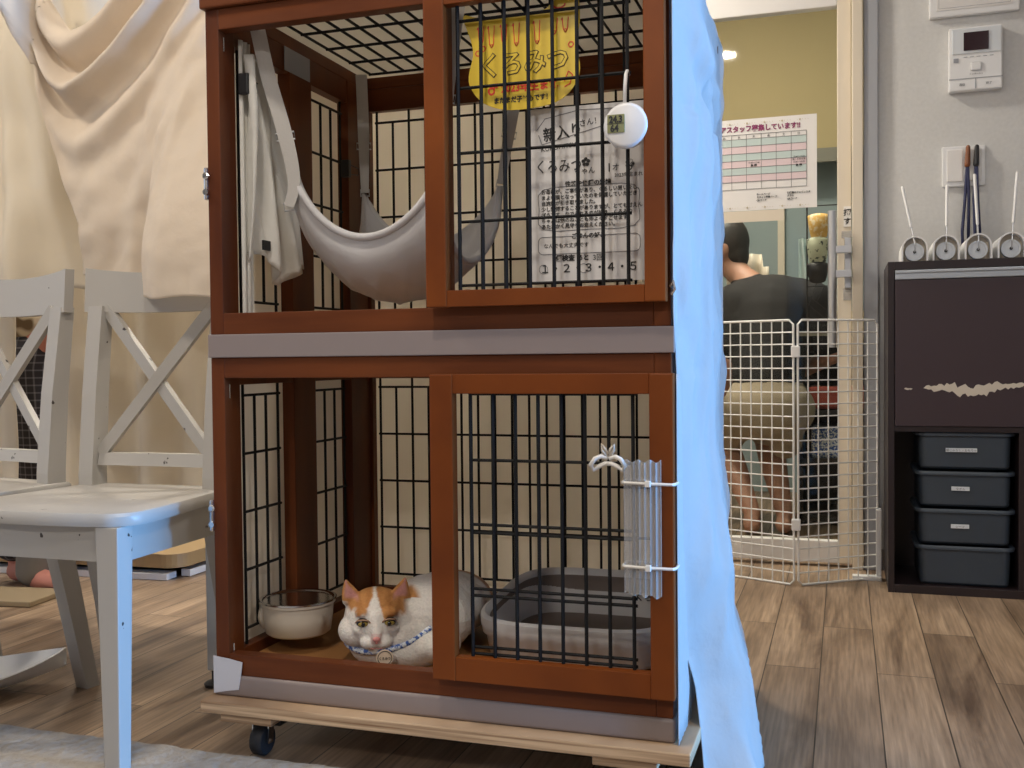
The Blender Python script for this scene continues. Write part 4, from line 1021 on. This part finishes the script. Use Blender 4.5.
# ------------------------------------------------------------------ the cat
cat = thing('cat', 'white and ginger cat lying in the lower tier looking out beside the food bowl', 'cat', (-.70, 1.55, .1445))
HC = Vector((-.729, 1.505, .2185))
HM = Matrix.Translation(HC) @ Matrix.Rotation(math.radians(26), 4, 'Z') @ Matrix.Rotation(math.radians(8), 4, 'X') @ Matrix.Scale(1.05, 4)
def H(x, y, z): return HM @ Vector((x, y, z))
b = NB()
HR = HM.to_3x3().normalized().to_4x4()
def hell(c, r): ell(b, H(*c), [q * 1.05 for q in r], HR)
hell((0, .006, .001), (.0495, .050, .043)); hell((0, -.010, -.006), (.045, .042, .040))
for s in (-1, 1):
    hell((s * .0300, -.006, -.017), (.029, .032, .0255)); hell((s * .0100, -.0455, -.0210), (.0155, .0135, .0110))
    hell((s * .020, -.0325, .0205), (.0130, .0115, .0070))                        # brow
    hell((s * .0225, -.0385, -.0045), (.0130, .008, .0085))                       # lower lid
    for k in range(11):                                                         # ear: tapered shell leaning outward
        f_ = k / 10; cx = s * (.0335 + .0120 * f_); w_ = .0165 * (1 - f_ ** 1.6) + .0028
        hell((cx, .002 + .006 * f_, .026 + .029 * f_), (w_, .0042, .006))
    cap(b, H(s * .024, .006, .030), .010, H(s * .044, .012, .024), .009)
hell((0, -.0395, -.0355), (.0135, .013, .009)); cap(b, H(0, -.036, .014), .012, H(0, -.0525, -.011), .0095)
# neck, chest, body, haunch
cap(b, HC + Vector((.004, .014, -.010)), .054, (-.712, 1.535, .188), .062)
ell(b, (-.713, 1.533, .178), (.080, .064, .052)); ell(b, (-.700, 1.525, .165), (.084, .058, .036))
cap(b, (-.715, 1.55, .190), .055, (-.675, 1.60, .205), .068)
ell(b, (-.672, 1.590, .205), (.080, .078, .066)); ell(b, (-.665, 1.640, .208), (.072, .075, .062)); ell(b, (-.670, 1.70, .202), (.074, .075, .056))
ell(b, (-.655, 1.535, .172), (.060, .055, .030))
cap(b, (-.72, 1.76, .18), .020, (-.80, 1.74, .165), .016); cap(b, (-.80, 1.74, .165), .016, (-.84, 1.64, .16), .012)
M['fur'] = mat('cat_fur', (.8, .76, .70), .85, Subsurface_Weight=.05)
va = N(M['fur'], 'ShaderNodeVertexColor', layer_name='fur'); tc = N(M['fur'], 'ShaderNodeTexCoord'); fz = N(M['fur'], 'ShaderNodeTexNoise'); fz.inputs['Scale'].default_value = 260; fz.inputs['Detail'].default_value = 4
fm = N(M['fur'], 'ShaderNodeMix', data_type='RGBA', blend_type='MULTIPLY'); fm.inputs[0].default_value = .35
lk(M['fur'], tc.outputs['Object'], fz.inputs['Vector']); lk(M['fur'], va.outputs[0], fm.inputs[6]); lk(M['fur'], fz.outputs[0], fm.inputs[7]); lk(M['fur'], fm.outputs[2], P(M['fur']).inputs['Base Color'])
fb_ = N(M['fur'], 'ShaderNodeBump'); fb_.inputs['Strength'].default_value = .6; fb_.inputs['Distance'].default_value = .003; lk(M['fur'], fz.outputs[0], fb_.inputs['Height']); lk(M['fur'], fb_.outputs[0], P(M['fur']).inputs['Normal'])
cb = skin('body', b, 'fur', cat, .0024, 4, .5)
HI = HM.inverted(); base_ = wpos(cat)
ca = cb.data.color_attributes.new('fur', 'FLOAT_COLOR', 'POINT')
white, ging, ging2, pk = Vector((.84, .79, .73)), Vector((.55, .25, .075)), Vector((.42, .17, .045)), Vector((.60, .28, .26))
def sst(a, b_, x):
    x = max(0, min(1, (x - a) / (b_ - a))); return x * x * (3 - 2 * x)
for v in cb.data.vertices:
    wv = v.co + base_; p = HI @ wv
    nz_ = noise.noise(wv * 140) * .004 + noise.noise(wv * 45) * .005
    c = white.copy()
    inhead = sst(.075, .062, (p - Vector((0, .0, .015))).length)
    ax = abs(p.x)
    # ginger cap: above the brow except a white blaze; reaches down beside the eyes
    lim = .022 if p.x < 0 else .014
    th = lim + max(0, .013 - ax) * 2.3 if ax < .013 else lim - (max(0, ax - .02)) * .10
    g = sst(-.003, .004, p.z + nz_ - th) * inhead
    if ax > .040 and p.z < .028: g *= sst(.052, .040, ax)
    g *= sst(.044, .028, p.y + nz_)
    stripe = .5 + .5 * math.sin(p.x * 420 + noise.noise(wv * 60) * 2)
    c = c.lerp(ging.lerp(ging2, stripe * .7), g)
    # inner ears pink: front facing hollow of each ear
    if p.z > .030 and ax > .026 and p.y < .006:
        ef = max(0, min(1, (p.z - .026) / .029)); cx = .0335 + .0120 * ef; w_ = .0165 * (1 - ef ** 1.6)
        q = sst(1.0, .5, abs(ax - cx) / max(w_, .002)) * sst(.030, .036, p.z)
        c = c.lerp(pk, q * .9)
    # nose bridge pinkish dirt
    if p.y < -.052 and abs(p.z + .012) < .008 and ax < .008: c = c.lerp(pk, .5)
    # ginger patch on the back haunch, out of sight
    if wv.y > 1.70 and wv.z > .2: c = c.lerp(ging, .8 * sst(1.70, 1.71, wv.y))
    ca.data[v.index].color = (*c, 1)
for s in (-1, 1):
    bm = NB(); ell(bm, H(s * .0200, -.0415, .0085), (.0108, .0080, .0076), HR); ey = obj('eye', bm, 'pupil', cat, smooth=True)
    bm = NB(); ell(bm, H(s * .0198, -.0442, .0081), (.0088, .0066, .0052), HR); obj('iris', bm, 'iris', ey, smooth=True)
    bm = NB(); ell(bm, H(s * .0196, -.0496, .0083), (.0032, .0026, .0040), HR); obj('pupil', bm, 'pupil', ey, smooth=True)
    bm = NB(); tube(bm, [H(s * .0095, -.0470, .0100), H(s * .0125, -.0495, .0145), H(s * .0200, -.0500, .0158), H(s * .0280, -.0440, .0128), H(s * .0308, -.0375, .0070)], .0014, 8); obj('eyelid', bm, 'eyelid', ey, smooth=True)
bm = NB(); ell(bm, H(0, -.0600, -.0115), (.0062, .004, .0042), HR); ell(bm, H(0, -.0595, -.0160), (.0028, .003, .0035), HR); obj('nose', bm, 'pink', cat, smooth=True)
bm = NB(); tube(bm, [H(-.009, -.0578, -.0262), H(-.005, -.0592, -.0272), H(0, -.0590, -.0255), H(.005, -.0592, -.0272), H(.009, -.0578, -.0262)], .0007, 6); obj('mouth', bm, 'pink', cat, smooth=True)
# collar with round tag
cc = Vector((-.714, 1.530, .2000)); u1 = Vector((.95, .28, .19)).normalized(); u2 = Vector((-.28, .92, .36)).normalized()
ring = []
for k in range(48):
    a = 2 * PI * k / 48; ring.append(cc + u1 * .0765 * math.cos(a) + u2 * .0690 * math.sin(a))
col = obj('collar', tube(NB(), ring, .0048, 8, closed=True, up=(0, 0, 1)), 'blue_collar', cat, smooth=True)
tp = Vector((-.688, 1.449, .1705))
md = Matrix.Translation(tp) @ Matrix.Rotation(math.radians(27), 4, 'Z')
bm = NB(); lathe(bm, [(0, 0), (.0125, 0), (.0132, .001), (.0132, .0025), (.0, .0025)], (0, 0, 0), 32, mtx=Matrix.Rotation(PI / 2, 4, 'X')); bm.transform(md)
tg = obj('name_tag', bm, 'tagwood', col, smooth=True, angle=40)
bm = NB(); pts = [Vector((.0108 * math.cos(2 * PI * k / 28), -.0028, .0108 * math.sin(2 * PI * k / 28))) for k in range(28)]; tube(bm, pts, .0006, 6, closed=True); bm.transform(md); obj('tag_rim', bm, 'ink', col)
text('tag_lettering', [('くろみつ', 0, -.003, -.0025, .0052, 'CENTER', 0, .9, .0001)], 'ink', col, mtx=md)
# ------------------------------------------------------------------ chairs
def make_chair(lab_):
    """seat centre line x=0, front edge y=-.15, rear stiles y=+.12, seat top .41"""
    t = thing('dining_chair', lab_, 'chair', (0, 0, 0), 'grey painted chairs side by side')
    ZT = .410
    def outline(n=10):
        o = []
        w0, w1, yf, yr = .184, .154, -.198, .150
        r = .05
        o += [(w1, yr), (w0 - .001, yf + .10)]
        for k in range(1, n): a = PI / 2 * k / n; o.append((w0 - r + r * math.cos(a), yf + .012 + r - r * math.sin(a)))
        for k in range(9): f_ = k / 8; x = (w0 - r) * (1 - 2 * f_); o.append((x, yf + .012 - .012 * (1 - (1 - 2 * f_) ** 2)))
        o2 = [(-x, y) for x, y in reversed(o[:n + 1])]
        return o + o2
    ol = outline(); bm = NB()
    layers = [(ZT - .021, .992), (ZT - .016, 1.0), (ZT - .006, 1.0), (ZT - .001, .985), (ZT, .96)]
    rs = [[bm.verts.new((x * s, y * s, z)) for x, y in ol] for z, s in layers]
    for a, b_ in zip(rs, rs[1:]):
        for k in range(len(a)): bm.faces.new((a[k], a[(k + 1) % len(a)], b_[(k + 1) % len(a)], b_[k]))
    bm.faces.new(list(reversed(rs[0]))); bm.faces.new(rs[-1])
    obj('seat', bm, 'chair', t, smooth=True, angle=35)
    fx, fy = .146, -.165
    for s in (-1, 1):
        bm = NB(); bar(bm, (s * fx, fy, ZT - .0215), (s * (fx - .002), fy, 0), .041, .036, up=(0, 1, 0), bev=.002, w1=.028, d1=.026); obj('front_leg', bm, 'chair', t)
        bm = NB()
        # rear leg and stile in one curved piece
        P_ = [(.142, .188, 0), (.136, .155, .18), (.135, .120, .34), (.135, .120, .43), (.135, .132, .58), (.136, .152, .745)]
        for a, c in zip(P_, P_[1:]):
            pass
        secs = []
        for i, (x, y, z) in enumerate(P_):
            wx, wy = .0155, (.0145, .018, .021, .020, .018, .015)[i]
            secs.append([bm.verts.new((s * x + i1 * wx, y + i2 * wy, z)) for i1, i2 in ((-1, -1), (1, -1), (1, 1), (-1, 1))])
        for a, c in zip(secs, secs[1:]):
            for k in range(4): bm.faces.new((a[k], a[(k + 1) % 4], c[(k + 1) % 4], c[k]))
        bm.faces.new(list(reversed(secs[0]))); bm.faces.new(secs[-1])
        obj('rear_leg', bm, 'chair', t)
        bm = NB(); bar(bm, (s * .150, fy + .01, .36), (s * .140, .12, .36), .018, .056, up=(0, 0, 1)); obj('side_apron', bm, 'chair', t)
        bm = NB(); bar(bm, (s * .122, .146, .742), (-s * .118, .124, .468), .022, .012 , up=(0, 1, .15)) if s > 0 else bar(bm, (s * .122, .152, .742), (-s * .118, .130, .468), .022, .012, up=(0, 1, .15))
        obj('cross_slat', bm, 'chair', t)
    obj('front_apron', box(NB(), -.142, .142, fy - .008, fy + .010, .333, ZT - .021), 'chair', t)
    obj('rear_apron', box(NB(), -.118, .118, .115, .132, .34, ZT - .022), 'chair', t)
    def rail(z0, z1, w_, bow, th, yb, crown):
        bm = NB(); n = 16; R_ = []
        for i in range(n + 1):
            f_ = i / n * 2 - 1; x = f_ * w_; y = yb + bow * (1 - f_ * f_); zz = z1 + crown * (f_ * f_ - .5); zl = z0 - crown * .3 * (1 - f_ * f_)
            R_.append([bm.verts.new((x, y - th, zl)), bm.verts.new((x, y + th, zl)), bm.verts.new((x, y + th + .006, zz)), bm.verts.new((x, y - th + .006, zz))])
        for a, c in zip(R_, R_[1:]):
            for k in range(4): bm.faces.new((a[k], a[(k + 1) % 4], c[(k + 1) % 4], c[k]))
        bm.faces.new(list(reversed(R_[0]))); bm.faces.new(R_[-1]); return bm
    obj('top_rail', rail(.735, .812, .160, .018, .0105, .146, .012), 'chair', t, smooth=True, angle=40)
    obj('lower_rail', rail(.447, .470, .118, .004, .009, .122, 0), 'chair', t, smooth=True, angle=40)
    return t
ch = make_chair('grey painted cross-back chair beside the cage, right one, with blue light on its front leg')
ch2 = dup(ch, (0, 0, 0), 0, 'grey painted cross-back chair, left one, mostly cut off by the left edge')
ch.location = (-1.211, 1.455, 0); ch.rotation_euler = (0, 0, 0)
a = math.radians(-9)
ch2.rotation_euler = (0, 0, a)
# right rear stile of the left chair stands at (-1.437, 1.575)
px_, py_ = .135, .12
ch2.location = (-1.440 - (px_ * math.cos(a) - py_ * math.sin(a)), 1.572 - (px_ * math.sin(a) + py_ * math.cos(a)), 0)

# ------------------------------------------------------------------ rug
def frug(u, v):
    x = -3.0 + 2.6 * u; y = 1.405 - 1.6 * v + .002 * math.sin(x * 40)
    return Vector((x, y, .011 + .0022 * noise.noise(Vector((x * 60, y * 60, 0))) if v > 0 else .003))
bm = grid(NB(), 220, 130, frug)
rg = tag(obj('rug', bm, 'rug', smooth=True, base=(-1.7, .6, 0)), 'pale grey rug on the floor at the lower left under the chair', 'rug')
# pointed white dish
t = thing('boat_tray', 'white boat shaped tray with pointed tip on the floor at left', 'tray', (-1.62, 1.52, 0))
def fbt(u, v, lift=0):
    # u along length 0..1 (tip at 1), v across
    L0, L1 = Vector((-1.80, 1.30, 0)), Vector((-1.485, 1.652, 0)); d = (L1 - L0).normalized(); s = Vector((-d.y, d.x, 0))
    w_ = .105 * max(0, math.sin(PI * (u * .97 + .03)) ) ** .75
    c = (v - .5) * 2
    z = .006 + .036 * abs(c) ** 2.0 * 1.0 + .026 * max(0, u - .6) / .4 * (max(0, u - .6) / .4) + .012
    return L0.lerp(L1, u) + s * (c * w_) + Vector((0, 0, z - (.012 if lift == 0 else 0)))
bm = grid(NB(), 30, 14, fbt, .004); obj('dish', bm, 'white_plastic', t, smooth=True, angle=60)
# metal floor pole with levelling foot
t = thing('metal_leg', 'thin grey metal support leg with black levelling foot between chair and cage', 'leg', (-1.196, 1.70, 0))
obj('tube', box(NB(), -1.190, -1.168, 1.70, 1.722, .032, .40, .003), 'alu', t)
bm = NB(); lathe(bm, [(.020, 0), (.021, .006), (.016, .010), (.006, .013), (.006, .034)], (-1.180, 1.711, 0), 20); obj('foot', bm, 'black', t, smooth=True, angle=40)

# ------------------------------------------------------------------ left background
t = thing('low_platform', 'low wooden platform with rounded corner and white metal rail on the far floor', 'platform', (-2.6, 2.95, 0))
bm = NB(); pts = [(-3.35, 3.14), (-3.35, 2.36), (-1.96, 2.50)] + [(-1.90 - .0 + .06 * math.sin(PI / 2 * k / 6), 2.56 - .06 * math.cos(PI / 2 * k / 6)) for k in range(7)] + [(-1.84, 3.14)]
bm = NB(); lo = [bm.verts.new((x, y, .035)) for x, y in pts]; hi = [bm.verts.new((x, y, .075)) for x, y in pts]
bm.faces.new(list(reversed(lo))); bm.faces.new(hi)
for k in range(len(pts)): bm.faces.new((lo[k], lo[(k + 1) % len(pts)], hi[(k + 1) % len(pts)], hi[k]))
obj('top', bm, 'birch', t)
bm = NB(); bar(bm, (-2.75, 2.455, .010), (-1.88, 2.52, .010), .05, .018); bar(bm, (-1.86, 2.56, .012), (-1.86, 3.1, .012), .03, .02); bar(bm, (-3.2, 3.05, .018), (-1.9, 3.05, .018), .03, .034); bar(bm, (-2.6, 2.6, .018), (-2.6, 3.1, .018), .03, .034)
obj('base_rail', bm, 'white_plastic', t)
def fc(x0, x1, z0, z1, y0, s, amp=.022):
    return lambda u, v: Vector((x0 + (x1 - x0) * u, y0 + amp * math.sin(u * 17 * (x1 - x0) / .6 + s + v) + amp * .6 * math.sin(u * 41 + s * 2) + .012 * noise.noise(Vector((u * 5, v * 4, s))), z0 + (z1 - z0) * (1 - v)))
tag(obj('curtain', grid(NB(), 90, 30, fc(-1.935, -1.12, .27, 1.25, 2.12, 1.0), .002), 'cream_cloth2', smooth=True), 'cream cloth curtain hanging behind the right grey chair', 'curtain', group='cream curtains behind the grey chairs')
tag(obj('curtain', grid(NB(), 60, 30, fc(-2.75, -2.045, .27, 1.25, 2.12, 2.0), .002), 'cream_cloth2', smooth=True), 'cream cloth curtain at the left edge behind the left grey chair', 'curtain', group='cream curtains behind the grey chairs')

# draped sheet with swags
def swag(x, z):
    h = 0.0
    # U-shaped ridges between the two hanging points
    for k, (zb, A, wd) in enumerate(((1.300, .030, .030), (1.205, .050, .026), (1.09, .030, .04), (.99, .018, .05), (.90, .012, .05))):
        x0 = -1.535 + .01 * k
        if x > x0: zc = zb + 1.9 * (x - x0) ** 2 + .35 * (x - x0)
        else: zc = zb + 9.0 * (x - x0) ** 2 * (1 + .3 * k)
        d = z - zc
        h += A * math.exp(-(d / wd) ** 2) * (1 if d < 0 else 1) - A * .5 * math.exp(-((d - wd * 1.6) / wd) ** 2)
    # diagonal folds falling from the upper right
    for k, (xa, xb, A, wd) in enumerate(((-1.21, -1.40, .022, .030), (-1.19, -1.30, .018, .022), (-1.18, -1.24, .014, .018))):
        f_ = (1.38 - z) / .6; xc = xa + (xb - xa) * f_ ** .7 if f_ > 0 else xa
        h += A * min(1, max(0, f_ * 2)) * math.exp(-((x - xc) / wd) ** 2)
    return h
def ztop(x):
    if x < -1.62: return 1.45
    return 1.337 + 1.1 * max(0, x + 1.545) ** 1.6 + 6 * max(0, -1.545 - x) ** 1.5
def fs(u, v):
    xl = -1.69 + .17 * min(1, v * 1.25) ** .9
    x = xl + (-.995 - xl) * u
    zt = min(ztop(x), 1.48)
    zb = .815 + .008 * math.sin(u * 9 + 1); q_ = min(1, max(0, (x + 1.37) / .20)); q_ = q_ * q_ * (3 - 2 * q_); zb -= .068 * q_
    z = zt + (zb - zt) * v
    y = 1.765 - swag(x, z) + .006 * noise.noise(Vector((x * 9, z * 9, 0))) + .003 * noise.noise(Vector((x * 26, z * 26, 5)))
    y -= q_ * (.215 - .02 * max(0, x + 1.2)) * (3 * min(1, v * 1.10) ** 2 - 2 * min(1, v * 1.10) ** 3) ** 1.7
    return Vector((x, y, z))
tag(obj('draped_sheet', grid(NB(), 150, 150, fs, .0015), 'cream_cloth', smooth=True), 'cream sheet hung in swagging folds above the right grey chair, beside the cage', 'sheet')
def fs2(u, v):
    x = -2.15 + .70 * u; zb = .80 + .01 * math.sin(u * 12); z = 1.52 + (zb - 1.52) * v
    if x > -1.6: z = min(z, 1.52)
    zt = 1.52 if x < -1.6 else 1.52 - 1.3 * (x + 1.6)
    z = zt + (zb - zt) * v
    return Vector((x, 1.84 + .022 * math.sin(u * 16 + v * 2) + .012 * math.sin(u * 37 - v * 4) + .022 * noise.noise(Vector((u * 6, v * 5, 2))), z))
tag(obj('draped_sheet', grid(NB(), 60, 60, fs2, .0015), 'cream_cloth2', smooth=True), 'darker beige sheet hanging behind the cream sheet at the left edge', 'sheet')

# ------------------------------------------------------------------ standing person behind the curtains
t = thing('person', 'person in print top and dark plaid trousers standing behind the curtains, bare foot showing', 'person', (-2.24, 2.32, 0))
b = NB(); X0, Y0 = -2.24, 2.36
cap(b, (X0, Y0, .78), .10, (X0, Y0, 1.12), .11); ell(b, (X0, Y0, 1.16), (.13, .09, .09)); cap(b, (X0, Y0, 1.2), .045, (X0, Y0, 1.30), .042)
ell(b, (X0 + .005, Y0 - .005, 1.39), (.07, .078, .10)); cap(b, (X0 + .04, Y0 - .05, 1.40), .010, (X0 + .055, Y0 - .07, 1.375), .012)
ell(b, (X0 - .06, Y0 + .02, 1.385), (.012, .016, .026)); ell(b, (X0 + .03, Y0 - .065, 1.345), (.02, .012, .006))
for s in (-1, 1):
    cap(b, (X0 + s * .10, Y0, 1.17), .045, (X0 + s * .155, Y0 + .01, .95), .036); cap(b, (X0 + s * .155, Y0 + .01, .95), .034, (X0 + s * .15, Y0 - .03, .76), .022)
    hb = Vector((X0 + s * .15, Y0 - .035, .73)); cap(b, hb, .024, hb + Vector((0, -.005, -.035)), .026)
    for k in range(4):
        q = hb + Vector((0, (k - 1.5) * .014 - .004, -.045)); cap(b, q, .008, q + Vector((0, 0, -.035 + .003 * abs(k - 1.5))), .007); 
    cap(b, hb + Vector((-s * .01, -.02, -.01)), .009, hb + Vector((-s * .015, -.03, -.045)), .008)
    cap(b, (X0 + s * .055, Y0, .72), .075, (X0 + s * .06, Y0 - .01, .40), .052); cap(b, (X0 + s * .06, Y0 - .01, .40), .050, (X0 + s * .062, Y0 + .01, .08), .032)
    # the foot points to the right
    fx_, fy_ = (X0 + s * .062), Y0 - .06 * (s > 0)
    cap(b, (fx_, fy_ + .01, .032), .030, (fx_ + .11, fy_ + .0, .022), .022)
    for k in range(5): q = Vector((fx_ + .125 - .004 * k, fy_ - .022 + .011 * k, .016)); cap(b, q, .009, q + Vector((.022, .0, -.003)), .007)
skin('body', b, 'pinkskin', t, .008, 3)
b = NB(); cap(b, (X0, Y0, .80), .135, (X0, Y0, 1.12), .122); ell(b, (X0, Y0, 1.15), (.145, .10, .10))
for s in (-1, 1): cap(b, (X0 + s * .10, Y0, 1.17), .055, (X0 + s * .145, Y0 + .008, 1.0), .05)
skin('shirt', b, 'print_shirt', t, .009, 4)
b = NB(); ell(b, (X0, Y0, .66), (.12, .11, .11))
for s in (-1, 1): cap(b, (X0 + s * .055, Y0, .62), .088, (X0 + s * .06, Y0, .12), .060)
skin('trousers', b, 'plaid', t, .009, 4)
b = NB(); ell(b, (X0, Y0 + .018, 1.42), (.078, .078, .09)); ell(b, (X0, Y0 + .05, 1.36), (.06, .045, .07)); skin('hair', b, 'hair', t, .007, 4)
b = NB(); cap(b, (X0 + .05, Y0 - .05, .05), .044, (X0 + .055, Y0 - .03, .13), .058)
obj('ankle_cuff', b, 'greyfab', t, smooth=True)
bm = NB(); bar(bm, (-2.6, 2.13, .008), (-2.03, 2.20, .008), .16, .014, bev=.003); tag(obj('floor_mat', bm, 'mat'), 'thin tan mat on the floor at the left edge below the bare foot', 'mat')
